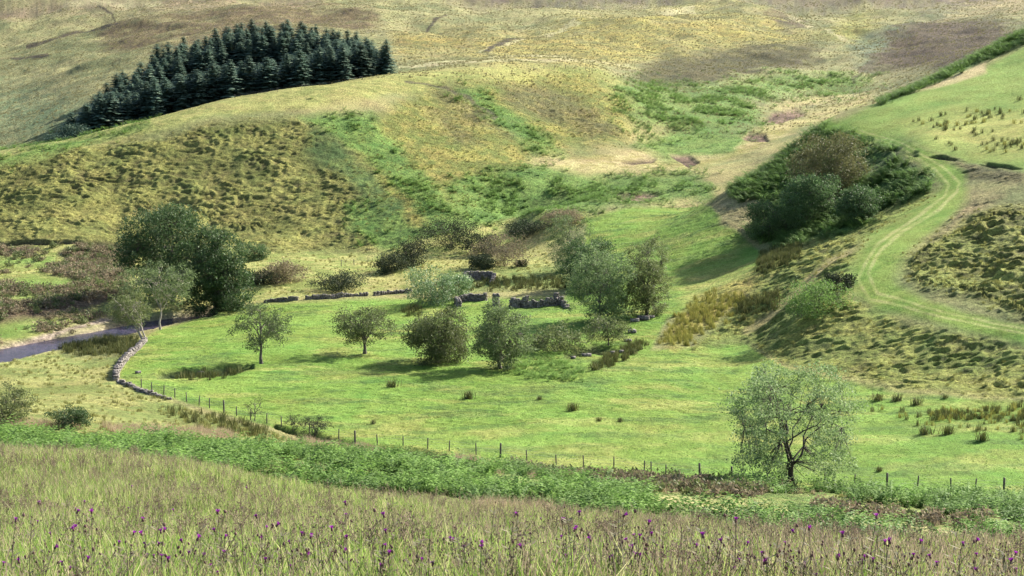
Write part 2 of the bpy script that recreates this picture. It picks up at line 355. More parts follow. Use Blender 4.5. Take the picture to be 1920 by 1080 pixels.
# ------------------------------------------------------------------ vegetation zones
wx = (fbm(X / 9, Y / 9, 3, 11) - .5); wy = (fbm(X / 9, Y / 9, 3, 23) - .5)
def poly_mask(poly, soft=8, warp=22, D0=0, D1=1e9, asp=1.0):
    """soft-edged membership of every ground vertex in a patch outlined where it lies"""
    P = np.array(poly, float)
    x0, y0 = P.min(0) - soft - warp; x1, y1 = P.max(0) + soft + warp
    sel = (PX > x0) & (PX < x1) & (PY > y0) & (PY < y1) & (GD > D0) & (GD < D1)
    out = np.zeros(PX.shape, np.float32)
    x = PX[sel] + wx[sel] * warp; y = PY[sel] + wy[sel] * warp * 0.6
    if not len(x): return out
    ins = np.zeros(len(x), bool); dm = np.full(len(x), 1e9)
    for k in range(len(P)):
        ax, ay = P[k]; bx, by = P[(k + 1) % len(P)]
        dx, dy = bx - ax, by - ay
        t = np.clip(((x - ax) * dx + (y - ay) * dy) / (dx * dx + dy * dy + 1e-9), 0, 1)
        dm = np.minimum(dm, (x - ax - t * dx) ** 2 + (y - ay - t * dy) ** 2)
        cr = ((ay > y) != (by > y)); ins ^= cr & (x < dx * (y - ay) / (dy if abs(dy) > 1e-9 else 1e-9) + ax)
    s = np.sqrt(dm) * np.where(ins, 1, -1)
    out[sel] = np.clip(s / soft * 0.5 + 0.5, 0, 1); return out
def line_mask(pts, w, warp=4, D0=0, D1=1e9):
    """pts: (px,py,halfwidth px)"""
    out = np.zeros(PX.shape, np.float32)
    P = np.array(pts, float)
    if P.shape[1] == 2: P = np.column_stack([P, np.full(len(P), w)])
    m = w * 2 + warp
    sel = (PX > P[:, 0].min() - m) & (PX < P[:, 0].max() + m) & (PY > P[:, 1].min() - m) & (PY < P[:, 1].max() + m) & (GD > D0) & (GD < D1)
    x = PX[sel] + wx[sel] * warp; y = PY[sel] + wy[sel] * warp
    best = np.full(len(x), 9.0)
    for k in range(len(P) - 1):
        ax, ay, aw = P[k]; bx, by, bw = P[k + 1]; dx, dy = bx - ax, by - ay
        t = np.clip(((x - ax) * dx + (y - ay) * dy) / (dx * dx + dy * dy + 1e-9), 0, 1)
        best = np.minimum(best, np.hypot(x - ax - t * dx, y - ay - t * dy) / (aw + (bw - aw) * t))
    out[sel] = np.clip(1.6 - best * 1.1, 0, 1); return out

n_big = fbm(X / 45, Y / 45, 4, 1); n_mid = fbm(X / 9, Y / 9, 4, 2); n_sm = fbm(X / 2.2, Y / 2.2, 3, 3)
C = np.zeros(PX.shape + (3,), np.float32); R = np.full(PX.shape, 0.5, np.float32); TR = np.zeros(PX.shape, np.float32)
def lerp3(c1, c2, t): return np.array(c1, np.float32) * (1 - t[..., None]) + np.array(c2, np.float32) * t[..., None]
t0 = sstep(.35, .65, n_big * .5 + n_mid * .5)
C[:] = lerp3((0.17, 0.185, 0.075), (0.30, 0.27, 0.115), t0)
def lay(mask, c1, c2, nz=None, rough=None, terr=None, k=1.0):
    global C, R, TR
    nz = n_mid if nz is None else nz
    t = sstep(.36, .64, nz)
    m = np.clip(mask, 0, 1)[..., None] * k
    C = C * (1 - m) + lerp3(c1, c2, t) * m
    m = m[..., 0]
    if rough is not None: R = R * (1 - m) + rough * m
    if terr is not None: TR = TR * (1 - m) + terr * m
mix2 = n_mid * .5 + n_sm * .5
FAR = sstep(560, 620, GD)
lay(FAR, (0.14, 0.155, 0.07), (0.29, 0.275, 0.13), n_big * .4 + n_mid * .35 + n_sm * .25, 0.8, 0.12)
hz = [([(180, 45), (330, 20), (520, 5), (700, 20), (720, 60), (600, 60), (500, 60), (420, 75), (330, 90), (200, 90)], (0.10, 0.08, 0.045), (0.18, 0.145, 0.075), 10, 560),
      ([(-200, 20), (0, 12), (200, 0), (600, -10), (600, 10), (200, 20), (0, 40), (-200, 50)], (0.16, 0.13, 0.085), (0.26, 0.2, 0.13), 8, 560),
      ([(700, -20), (1920, -20), (1920, 12), (1500, 14), (1300, 4), (1100, 10), (900, 8)], (0.11, 0.09, 0.075), (0.2, 0.17, 0.11), 8, 800),
      ([(740, 60), (900, 55), (1000, 62), (1050, 80), (960, 100), (800, 105), (740, 110)], (0.16, 0.16, 0.06), (0.33, 0.27, 0.09), 12, 560),
      ([(900, 100), (1060, 40), (1260, 22), (1450, 32), (1530, 75), (1480, 80), (1280, 100), (1100, 128), (950, 118)], (0.19, 0.185, 0.065), (0.36, 0.31, 0.10), 12, 560),
      ([(1170, 150), (1250, 100), (1400, 85), (1540, 80), (1530, 110), (1420, 130), (1300, 165), (1200, 165)], (0.06, 0.062, 0.03), (0.115, 0.105, 0.05), 8, 560),
      ([(1440, 25), (1500, 32), (1520, 48), (1460, 40)], (0.09, 0.07, 0.055), (0.14, 0.10, 0.075), 5, 560),
      ([(1530, 60), (1610, 20), (1670, 50), (1600, 80)], (0.21, 0.22, 0.07), (0.33, 0.31, 0.10), 8, 560),
      ([(1600, 90), (1680, 50), (1760, 15), (1780, 25), (1680, 90), (1620, 130)], (0.11, 0.15, 0.09), (0.17, 0.19, 0.11), 8, 560),
      ([(1665, 75), (1750, 40), (1850, 45), (1960, 70), (1800, 120), (1700, 130), (1620, 130), (1640, 110)], (0.055, 0.045, 0.032), (0.115, 0.09, 0.06), 8, 500),
      ([(1730, 40), (1900, -10), (1960, 0), (1960, 30), (1850, 30)], (0.30, 0.26, 0.14), (0.38, 0.31, 0.17), 8, 500),
      ([(300, 260), (0, 290), (-200, 300), (-200, 200), (0, 160), (120, 180)], (0.14, 0.19, 0.095), (0.23, 0.25, 0.125), 30, 540)]
brk = .6 + .4 * sstep(.36, .48, fbm(X / 14, Y / 16, 5, 221))
for p, a, b, s, d in hz: lay(poly_mask(p, s + 4, 50, D0=d) * (brk if b[0] > .145 else .85 + .15 * brk), a, b, n_sm * .6 + n_mid * .4, 0.95, 0.3)
G1, G2 = (0.095, 0.18, 0.04), (0.16, 0.26, 0.06)          # bracken green
for p in [[(1160, 150), (1280, 165), (1420, 145), (1560, 130), (1640, 150), (1580, 175), (1400, 185), (1420, 215), (1280, 245), (1200, 235), (1130, 190)],
          [(1330, 215), (1420, 205), (1420, 240), (1300, 250)]]: lay(poly_mask(p, 14, 40, D0=480), G1, G2, mix2, 0.9, 0.3, 0.8)
# stream flats at the head of the valley: pale grass
for p in [[(1000, 298), (1120, 288), (1330, 270), (1500, 225), (1640, 170), (1620, 200), (1540, 215), (1400, 290), (1310, 312), (1180, 318), (1040, 318)]]:
    lay(poly_mask(p, 8, 24, D0=430), (0.26, 0.24, 0.08), (0.42, 0.36, 0.17), mix2, 0.6, 0.1)
for p in [[(1000, 300), (1120, 293), (1330, 285), (1330, 300), (1150, 308), (1000, 312)], [(1440, 195), (1540, 178), (1620, 172), (1560, 192), (1470, 205)]]: lay(poly_mask(p, 5, 12, D0=430), (0.34, 0.29, 0.12), (0.42, 0.36, 0.18), mix2, 0.5, None, .7)
SC = np.zeros(PX.shape, np.float32)
for p in [[(1430, 225), (1450, 208), (1490, 203), (1510, 214), (1480, 222), (1460, 232)], [(1392, 258), (1405, 246), (1435, 250), (1440, 264), (1410, 262)],
          [(1165, 303), (1200, 299), (1230, 297), (1225, 303), (1185, 308)], [(1258, 292), (1290, 288), (1310, 303), (1290, 312)], [(1150, 362), (1200, 358), (1240, 362), (1210, 374), (1160, 372)]]:
    SC = np.maximum(SC, poly_mask(p, 3, 6, D0=380))
# brow and brow top
lay(poly_mask([(-200, 280), (0, 285), (230, 232), (400, 186), (740, 136), (960, 121), (1130, 128), (1180, 160), (1000, 160), (740, 175), (560, 205), (400, 222), (300, 250), (120, 285), (-200, 320)], 6, 14, D0=425, D1=640),
    (0.21, 0.23, 0.07), (0.33, 0.32, 0.11), n_sm * .5 + n_mid * .5, 0.6, 0.08)
T1, T2 = (0.13, 0.145, 0.04), (0.255, 0.25, 0.075)
left_bank = poly_mask([(-900, 330), (0, 305), (150, 275), (300, 262), (400, 235), (560, 222), (620, 260), (700, 330), (750, 400), (700, 470), (500, 475), (300, 460), (0, 450), (-900, 455)], 10, 20, D0=375, D1=475)
lay(left_bank, T1, T2, mix2, 0.7, 1.0)
lay(poly_mask([(0, 400), (250, 390), (500, 440), (700, 440), (700, 470), (300, 460), (-300, 452)], 18, 30, D0=370, D1=430), (0.19, 0.20, 0.06), (0.31, 0.30, 0.09), mix2, 0.6, .8, .8)
mid = poly_mask([(700, 330), (620, 250), (720, 215), (800, 170), (1100, 135), (1180, 190), (1180, 262), (1000, 290), (980, 330), (860, 420), (750, 470), (720, 400)], 14, 24, D0=380, D1=600)
lay(mid, (0.15, 0.175, 0.045), (0.29, 0.265, 0.075), mix2, 0.75, 0.35)
for p in [[(810, 165), (870, 165), (900, 195), (990, 255), (960, 262), (870, 225)], [(940, 160), (1040, 165), (1160, 245), (1120, 262), (1040, 230), (960, 200)], [(790, 205), (830, 210), (900, 270), (870, 280)]]:
    lay(poly_mask(p, 14, 40, D0=420, D1=600), (0.10, 0.095, 0.045), (0.19, 0.17, 0.07), mix2, 0.8, 0.9, .75)
for p in [[(560, 220), (600, 210), (700, 210), (760, 290), (830, 360), (880, 420), (820, 450), (770, 380), (730, 330), (650, 265)],
          [(860, 170), (900, 165), (960, 210), (1060, 290), (1010, 285), (930, 230)],
          [(830, 350), (900, 325), (1010, 310), (1100, 330), (1280, 325), (1340, 345), (1330, 375), (1200, 378), (1100, 400), (1000, 415), (900, 430), (850, 400)],
          [(0, 290), (110, 265), (280, 232), (290, 240), (200, 262), (100, 292), (0, 310), (-200, 320), (-200, 305)],
          [(1190, 270), (1250, 255), (1330, 240), (1400, 250), (1380, 285), (1250, 300)],
          [(650, 380), (740, 380), (780, 440), (820, 460), (720, 465), (660, 430)], [(700, 440), (900, 410), (870, 450), (720, 480)]]:
    lay(poly_mask(p, 9, 30, D0=370, D1=620), G1, G2, mix2, 0.9, 0.25, 0.92)
lay(poly_mask([(580, 235), (640, 260), (700, 320), (750, 390), (720, 420), (680, 380), (640, 330), (570, 290)], 12, 30, D0=370, D1=500), (0.06, 0.11, 0.035), (0.12, 0.18, 0.05), mix2, .9, .5, .85)  # left-facing side of the bank, its shade painted in as darker green
# flats left
FL = poly_mask([(-900, 455), (0, 455), (250, 460), (450, 468), (700, 478), (800, 450), (1000, 400), (1110, 400), (1030, 470), (1060, 540), (780, 545), (480, 568), (320, 590), (200, 600), (60, 640), (0, 650), (-900, 680)], 6, 12, D0=240, D1=410)
lay(FL, (0.20, 0.24, 0.065), (0.35, 0.34, 0.12), mix2, 0.5, 0.1)
for p in [[(0, 480), (100, 482), (105, 495), (40, 505), (-200, 505), (-200, 480)], [(60, 520), (150, 530), (110, 560), (0, 560), (0, 530)], [(30, 610), (120, 600), (180, 592), (100, 612), (0, 640), (-200, 650)]]:
    lay(poly_mask(p, 8, 12, D0=240, D1=400), (0.14, 0.22, 0.045), (0.22, 0.29, 0.08), mix2, .5)
heath = poly_mask([(110, 475), (150, 462), (240, 462), (240, 520), (230, 560), (150, 590), (0, 610), (-200, 610), (-200, 590), (0, 575), (90, 560), (170, 530), (100, 515), (130, 495)], 8, 20, D0=250, D1=400)
heath = np.maximum(heath, poly_mask([(-200, 460), (60, 460), (70, 480), (-200, 480)], 5, 10, D0=250, D1=400))
lay(heath, (0.15, 0.11, 0.07), (0.26, 0.19, 0.13), mix2, 0.9, 0.5)
# pasture
past = poly_mask([(262, 640), (300, 618), (470, 572), (560, 568), (700, 560), (780, 560), (1060, 560), (1100, 440), (1100, 408), (1190, 388), (1330, 384), (1380, 430), (1430, 480), (1440, 510), (1390, 550), (1250, 600), (1220, 655),
                  (1400, 645), (1480, 695), (1700, 742), (1950, 756), (2600, 760), (2600, 950), (1950, 935), (1600, 922), (1320, 905), (1000, 868), (800, 848), (660, 836), (520, 803), (380, 765), (262, 728), (222, 706)], 4, 8, D0=140, D1=400)
lay(past, (0.115, 0.20, 0.03), (0.175, 0.265, 0.05), n_big * .35 + n_mid * .3 + n_sm * .35, 0.25, 0.0)
lay(past * sstep(.52, .68, fbm(X / 11, Y / 5, 4, 201)), (0.19, 0.235, 0.05), (0.27, 0.29, 0.08), n_sm, .35, 0, .75)
lay(past * sstep(.55, .70, fbm(X / 7, Y / 3, 4, 205)), (0.075, 0.14, 0.03), (0.13, 0.20, 0.045), n_sm, .45, 0, .7)
lay(poly_mask([(780, 545), (1060, 545), (1080, 500), (960, 500), (900, 530)], 10, 20, D0=280, D1=350), (0.12, 0.18, 0.05), (0.22, 0.27, 0.08), mix2, .6, 0)
lay(poly_mask([(1240, 640), (1280, 590), (1330, 550), (1430, 500), (1440, 520), (1400, 560), (1330, 610), (1260, 655)], 10, 24, D0=220, D1=340), (0.24, 0.24, 0.06), (0.38, 0.32, 0.09), mix2, .7, .4)
lay(poly_mask([(1280, 520), (1400, 500), (1420, 510), (1330, 560), (1290, 580)], 20, 30, D0=220, D1=340), (0.28, 0.32, 0.08), (0.40, 0.37, 0.12), mix2, .4, 0, .6)
# rough ground left of the wall and in front of it
rough_l = poly_mask([(-900, 700), (0, 675), (60, 665), (180, 645), (262, 640), (218, 712), (300, 745), (400, 785), (520, 815), (640, 845), (800, 860), (960, 880), (640, 880), (300, 840), (0, 820), (-900, 810)], 5, 10, D0=125, D1=300)
lay(rough_l, (0.17, 0.21, 0.06), (0.30, 0.30, 0.105), n_mid * .6 + n_sm * .4, 0.5, 0.08)
lay(poly_mask([(110, 640), (200, 632), (270, 640), (240, 670), (120, 665)], 8, 14, D0=200, D1=300), (0.10, 0.12, 0.05), (0.18, 0.19, 0.08), mix2, .8)
# right-hand rough bank
rb = poly_mask([(1300, 655), (1400, 560), (1430, 500), (1480, 470), (1640, 400), (1740, 345), (1760, 385), (1650, 450), (1600, 500), (1590, 560), (1700, 610), (1920, 640), (2700, 650), (2700, 760), (1920, 748), (1700, 736), (1480, 690), (1400, 645)], 8, 20, D0=195, D1=330)
lay(rb, (0.17, 0.21, 0.05), (0.29, 0.31, 0.08), mix2, 0.7, 0.75)
hum = poly_mask([(1700, 500), (1700, 470), (1800, 420), (1880, 395), (2600, 380), (2600, 600), (1920, 595), (1850, 570), (1720, 540)], 16, 20, D0=190, D1=340)
lay(hum, (0.16, 0.175, 0.05), (0.28, 0.30, 0.08), mix2, 0.8, 1.1)
lay(poly_mask([(1700, 480), (1830, 400), (1880, 370), (1800, 380), (1690, 460)], 8, 14, D0=240, D1=320), (0.20, 0.17, 0.08), (0.32, 0.26, 0.13), mix2, .6, .4)
# upper field right
uf = poly_mask([(1540, 235), (1620, 205), (1700, 172), (1800, 150), (1920, 85), (2600, -50), (2600, 330), (1920, 322), (1850, 310), (1780, 295), (1700, 262), (1640, 250)], 6, 12, D0=305, D1=470)
lay(uf, (0.13, 0.21, 0.04), (0.20, 0.27, 0.06), n_big * .4 + n_mid * .6, 0.2, 0.0)
lay(poly_mask([(1700, 240), (1800, 215), (1950, 210), (1950, 285), (1850, 290), (1760, 270)], 20, 30, D0=305, D1=420), (0.28, 0.29, 0.08), (0.38, 0.35, 0.11), mix2, .4, 0, .7)
lay(poly_mask([(1690, 178), (1850, 112), (1850, 135), (1760, 165)], 4, 8, D0=380, D1=500), (0.42, 0.36, 0.17), (0.50, 0.42, 0.22), mix2, .4, 0)
lay(poly_mask([(1640, 190), (1700, 155), (1850, 85), (1960, 40), (1960, 62), (1860, 108), (1700, 180), (1650, 200)], 4, 8, D0=380, D1=520), (0.07, 0.14, 0.035), (0.13, 0.22, 0.06), mix2, .9, .3)
lay(poly_mask([(1620, 262), (1700, 272), (1760, 292), (1920, 330), (1920, 350), (1800, 335), (1780, 300)], 6, 12, D0=290, D1=360), (0.10, 0.10, 0.045), (0.2, 0.18, 0.08), mix2, .8, .5)
# knoll
knoll = poly_mask([(1345, 345), (1450, 280), (1545, 235), (1600, 250), (1680, 290), (1750, 330), (1745, 355), (1650, 400), (1590, 440), (1450, 465), (1400, 440), (1420, 400)], 8, 16, D0=300, D1=405)
lay(knoll, (0.07, 0.13, 0.035), (0.14, 0.22, 0.06), mix2, .9, .3)
lay(poly_mask([(1340, 380), (1410, 360), (1430, 400), (1400, 440), (1350, 420)], 6, 10, D0=300, D1=420), (0.24, 0.22, 0.10), (0.36, 0.31, 0.16), mix2, .6, .3)
# worn ochre path down the bank
lay(line_mask([(1640, 450, 5), (1560, 490, 7), (1500, 545, 7), (1440, 600, 8), (1400, 625, 8)], 8, 10, 220, 330), (0.27, 0.235, 0.09), (0.38, 0.32, 0.14), mix2, .4, 0, .8)
# green farm track along the terrace
WID = line_mask([(1540, 228, 10), (1600, 243, 12), (1680, 268, 13), (1745, 300, 16), (1790, 335, 22), (1790, 362, 24), (1755, 395, 30), (1700, 432, 34), (1655, 470, 40), (1635, 520, 44), (1660, 556, 32), (1720, 580, 20), (1800, 600, 16), (1920, 622, 15), (2200, 642, 15)], 34, 14, 215, 410)
lay(WID, (0.12, 0.20, 0.03), (0.18, 0.25, 0.05), mix2, .2, 0)
TRK = line_mask([(1540, 228, 6), (1600, 243, 6), (1680, 268, 7), (1745, 300, 10), (1790, 335, 14), (1790, 362, 16), (1755, 395, 20), (1700, 432, 23), (1655, 470, 26), (1632, 510, 27), (1650, 550, 22), (1720, 578, 13), (1800, 598, 10), (1920, 620, 10), (2200, 640, 10)], 34, 8, 215, 410)
lay(TRK, (0.12, 0.205, 0.03), (0.185, 0.26, 0.05), mix2, .15, 0)
RUT = np.maximum(line_mask([(1600, 240, 1.2), (1690, 268, 1.6), (1765, 308, 2), (1800, 342, 2.6), (1795, 360, 2.6), (1760, 395, 3), (1700, 430, 3), (1650, 470, 3), (1628, 510, 3), (1645, 548, 3), (1730, 578, 2.2), (1920, 614, 2.2)], 3, 4, 215, 410),
                 line_mask([(1590, 244, 1.2), (1680, 273, 1.6), (1750, 312, 2), (1780, 345, 2.6), (1770, 370, 2.6), (1725, 405, 3), (1675, 438, 3), (1640, 465, 3), (1608, 520, 3), (1630, 560, 3), (1730, 588, 2.2), (1920, 622, 2.2)], 3, 4, 215, 410))
lay(RUT, (0.27, 0.31, 0.09), (0.36, 0.36, 0.14), n_sm, .1, 0, .7)
# track below the fence
LT = poly_mask([(1190, 930), (1260, 930), (1380, 940), (1470, 952), (1530, 966), (1500, 972), (1400, 960), (1250, 945)], 3, 8, D0=110, D1=175)
LT = np.maximum(LT, poly_mask([(1530, 966), (1700, 982), (1860, 1000), (1960, 1010), (1960, 1022), (1850, 1012), (1700, 994), (1540, 974)], 3, 8, D0=90, D1=175))
LTW = poly_mask([(1150, 915), (1300, 920), (1480, 940), (1700, 970), (1960, 1000), (1960, 1040), (1700, 1012), (1500, 990), (1300, 972), (1150, 955)], 8, 8, D0=88, D1=175)
lay((GD > 88) * (GD < 200) * (1 - past) * (1 - rough_l) * sstep(300, 600, PX + 0 * PY) * (PY > 830), (0.13, 0.20, 0.05), (0.24, 0.29, 0.09), mix2, .7)
lay(LT, (0.24, 0.25, 0.08), (0.38, 0.34, 0.16), mix2, .2, 0)
# foreground meadow soil and thatch
lay(1 - sstep(80, 95, GD), (0.14, 0.17, 0.055), (0.26, 0.25, 0.11), mix2, .6, 0)
for p in [[(640, 845), (850, 860), (1000, 875), (1300, 905), (1440, 930), (1300, 925), (960, 895), (640, 860)]]:
    lay(poly_mask(p, 4, 10, D0=120, D1=180), (0.13, 0.11, 0.055), (0.25, 0.2, 0.1), mix2, .8, .3)
# bare soil scars
for l in [[(760, 150, 2), (840, 165, 2), (880, 185, 3), (930, 225, 3)], [(1380, 130, 2), (1430, 118, 3), (1500, 108, 2)], [(1640, 110, 3), (1615, 125, 4), (1600, 150, 3)], [(1640, 85, 2), (1700, 60, 3), (1760, 30, 2)]]:
    lay(line_mask(l, 3, 14, 480, 1500), (0.08, 0.075, 0.045), (0.13, 0.11, 0.07), mix2, .9, 0, .8)
for l in [[(745, 128, 2), (850, 118, 3), (960, 110, 3), (1080, 112, 3), (1180, 122, 2)], [(900, 95, 2), (1000, 62, 2), (1100, 38, 2), (1300, 20, 3)], [(0, 22, 3), (150, 12, 3), (300, 6, 3)], [(1480, 30, 2), (1560, 62, 2), (1600, 85, 2)]]:
    lay(line_mask(l, 3, 10, 560, 1500), (0.34, 0.32, 0.17), (0.42, 0.38, 0.22), mix2, .5, 0, .7)
lay(SC, (0.10, 0.07, 0.05), (0.24, 0.165, 0.12), mix2, .8, 0)
# small dark peat lines on the far slope
for l in [[(50, 82, 2), (90, 70, 3), (140, 53, 3), (190, 50, 2), (225, 46, 2)], [(-20, 105, 3), (60, 108, 3), (90, 103, 2)], [(900, 98, 2), (960, 68, 4), (1000, 60, 2)], [(800, 48, 1.5), (850, 30, 1.5), (920, 28, 1.5)], [(180, 15, 1.5), (210, 25, 1.5), (225, 45, 1.5)]]:
    lay(line_mask(l, 4, 6, 560, 1500), (0.05, 0.045, 0.03), (0.10, 0.085, 0.055), mix2, .9, 0)
# river bed and gravel
BED = line_mask([(-500, 705, 30), (-100, 680, 20), (0, 664, 15), (60, 650, 14), (120, 636, 13), (180, 624, 11), (250, 612, 10), (330, 595, 8), (400, 585, 7)], 30, 6, 230, 340)
GRV = poly_mask([(-300, 660), (0, 648), (60, 632), (120, 616), (190, 598), (235, 594), (200, 604), (130, 620), (60, 640), (0, 660), (-300, 690)], 3, 8, D0=230, D1=340)
GRV = np.maximum(GRV, poly_mask([(0, 668), (60, 664), (20, 676), (-100, 686), (-300, 700)], 3, 6, D0=230, D1=300))
lay(np.maximum(GRV, BED), (0.24, 0.19, 0.15), (0.42, 0.34, 0.27), n_sm, .8, 0)
# river terrace edge behind the flats: a cut step
EDG = line_mask([(-700, 458, 3), (0, 456, 3), (60, 453, 3.5), (150, 456, 3.5), (240, 460, 3)], 3.5, 5, 360, 410)
lay(EDG, (0.06, 0.05, 0.04), (0.11, 0.09, 0.06), mix2, .9, 0)
# ditch through the pasture and the ditch in the foreground
DIT = np.maximum(line_mask([(300, 703, 6), (360, 698, 7), (420, 694, 7), (470, 688, 5)], 8, 4, 200, 260), line_mask([(1060, 665, 5), (1110, 652, 7), (1150, 660, 6)], 8, 4, 220, 290))
lay(DIT, (0.09, 0.12, 0.04), (0.16, 0.20, 0.06), mix2, .8, 0)
DI2 = line_mask([(515, 800, 4), (570, 815, 7), (640, 832, 7), (700, 842, 6), (760, 850, 9), (830, 862, 8)], 9, 4, 140, 200)
lay(DI2, (0.08, 0.075, 0.035), (0.14, 0.12, 0.05), mix2, .8, 0)
D1_ = line_mask([(1560, 245, 2), (1640, 262, 3), (1690, 285, 4), (1750, 290, 4), (1830, 302, 4), (1920, 322, 4)], 4, 5, 300, 400)
D1_ = D1_ * sstep(.38, .52, fbm(X / 6, Y / 6, 2, 211))
lay(D1_, (0.07, 0.07, 0.035), (0.12, 0.12, 0.05), mix2, .8, 0)

# ------------------------------------------------------------------ small relief
Z += (fbm(X / 18, Y / 18, 3, 41) - .5) * 1.4 * sstep(60, 120, GD) * (1 - 0.85 * past) * (1 - .9 * np.maximum(BED, GRV))
wv = (fbm(X / 7, Y / 7, 2, 51) - .5) * 5
ridge = lambda u, v, s: 1 - np.abs(2 * fbm(u, v, 2, s) - 1)
sc_ = 1 + .5 * sstep(.9, 1.4, TR)
wv = wv * .35
rd = lambda u, v, sd_: (1 - np.abs(2 * vnoise(u, v, sd_) - 1)) ** 2
st_y = (Y + wv) / (1.15 * sc_)
tr1 = np.clip(.75 * rd((X + wv) / (3.0 * sc_), st_y, 61) + .45 * rd((X - wv) / (1.7 * sc_), st_y * 1.35 + 7, 65), 0, 1)
tr2 = vnoise(X / 1.1, Y / .9, 71); tr3 = fbm((X - wv) / 7, (Y + wv) / 5, 2, 77)
Z += (fbm(X / 55, Y / 70, 3, 231) - .5) * 13 * sstep(680, 760, GD) + (fbm(X / 22, Y / 30, 3, 235) - .5) * 3.5 * sstep(600, 680, GD)
Z += np.clip(TR, 0, 1.2) * ((tr1 - .4) * .78 * sc_ + (tr2 - .5) * .28 + (tr3 - .5) * .9) * (.65 + .5 * sstep(.4, .6, tr3))
# risers browner for their heather, with the shade under each step painted in
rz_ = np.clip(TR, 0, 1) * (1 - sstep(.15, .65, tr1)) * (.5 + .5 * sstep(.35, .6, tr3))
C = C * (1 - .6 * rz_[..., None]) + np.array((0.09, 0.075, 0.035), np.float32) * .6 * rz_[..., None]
Z += R * sstep(70, 120, GD) * (fbm(X / 1.1, Y / 1.1, 2, 81) - .5) * 0.45
Z -= sstep(.2, .9, BED) * 1.3
Z -= EDG * 1.0 + DIT * .8 + DI2 * 1.4 + D1_ * .7 + SC * .8
Z += (fbm(X / 5, Y / 3, 3, 91) - .5) * .35 * past + (fbm(X / 1.3, Y / .8, 2, 93) - .5) * .26 * past
Z += (fbm(X / 4, Y / 4, 3, 97) - .5) * 1.5 * sstep(86, 98, GD) * (1 - sstep(135, 150, GD)) * (1 - past) * (1 - np.clip(LTW, 0, 1)) * (1 - rough_l)
Z += (fbm(X / 2.5, Y / 2.5, 3, 95) - .5) * .5 * (1 - sstep(60, 90, GD)) * sstep(6, 12, GD)
GE = Z / GD
def hgt(x, y):
    x = np.asarray(x, float); y = np.asarray(y, float)
    return bil(Z, ga, gl, x / y, np.log(y)) + CAMZ
def hit(px, py, up=0.0, d0=9.0, d1=1500.0):
    """first ground point (or point `up` metres above the ground) on the line of sight"""
    a, e = ray(px, py)
    l = np.linspace(math.log(d0), math.log(d1), 3000)
    D = np.exp(l)
    z = bil(Z, ga, gl, np.full(len(l), a), l) + up
    k = np.argmax(z >= e * D)
    if not (z >= e * D).any(): k = len(l) - 1
    D = D[k]; return np.array([a * D, D, float(hgt(a * D, D))])
def at_y(px, D):
    """ground under image column px at depth D"""
    a, _ = ray(px, 500); return np.array([a * D, D, float(hgt(a * D, D))])
def ppm(D): return F / D       # photo pixels per metre

# ground sheets (one continuous surface, shared edges)
V = np.stack([X.ravel(), Y.ravel(), Z.ravel() + CAMZ], 1)
idx = np.arange(NA * NL).reshape(NL, NA)
Q = np.stack([idx[:-1, :-1], idx[:-1, 1:], idx[1:, 1:], idx[1:, :-1]], -1).reshape(-1, 4)
fz = np.zeros(len(Q), np.int32)
cen = lambda A: A[:-1, :-1].ravel()
fz[cen(GD) > 545] = 1
fz[cen(TRK) > 0.55] = 2
fz[cen(LT) > 0.5] = 3
fz[cen(GRV) > 0.5] = 4
def sheet(name, k):
    q = Q[fz == k]; u, inv = np.unique(q, return_inverse=True)
    me = mesh_np(name, V[u], inv.reshape(-1, 4), M['ground'], smooth=True)
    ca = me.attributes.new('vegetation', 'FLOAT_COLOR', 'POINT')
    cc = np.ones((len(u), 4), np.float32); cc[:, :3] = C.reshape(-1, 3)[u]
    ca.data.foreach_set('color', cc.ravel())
    ra = me.attributes.new('rough', 'FLOAT', 'POINT'); ra.data.foreach_set('value', R.ravel()[u].astype(np.float32))
    o = obj(name, me); o['kind'] = 'structure'; return o
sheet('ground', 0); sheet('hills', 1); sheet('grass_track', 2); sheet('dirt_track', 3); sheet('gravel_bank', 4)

# stream
me = mesh_np('stream', [(-160, 215, CAMZ - 37.75), (-45, 215, CAMZ - 37.75), (-45, 330, CAMZ - 37.75), (-160, 330, CAMZ - 37.75)], [(0, 1, 2, 3)], M['water'])
o = obj('stream', me); o['kind'] = 'structure'

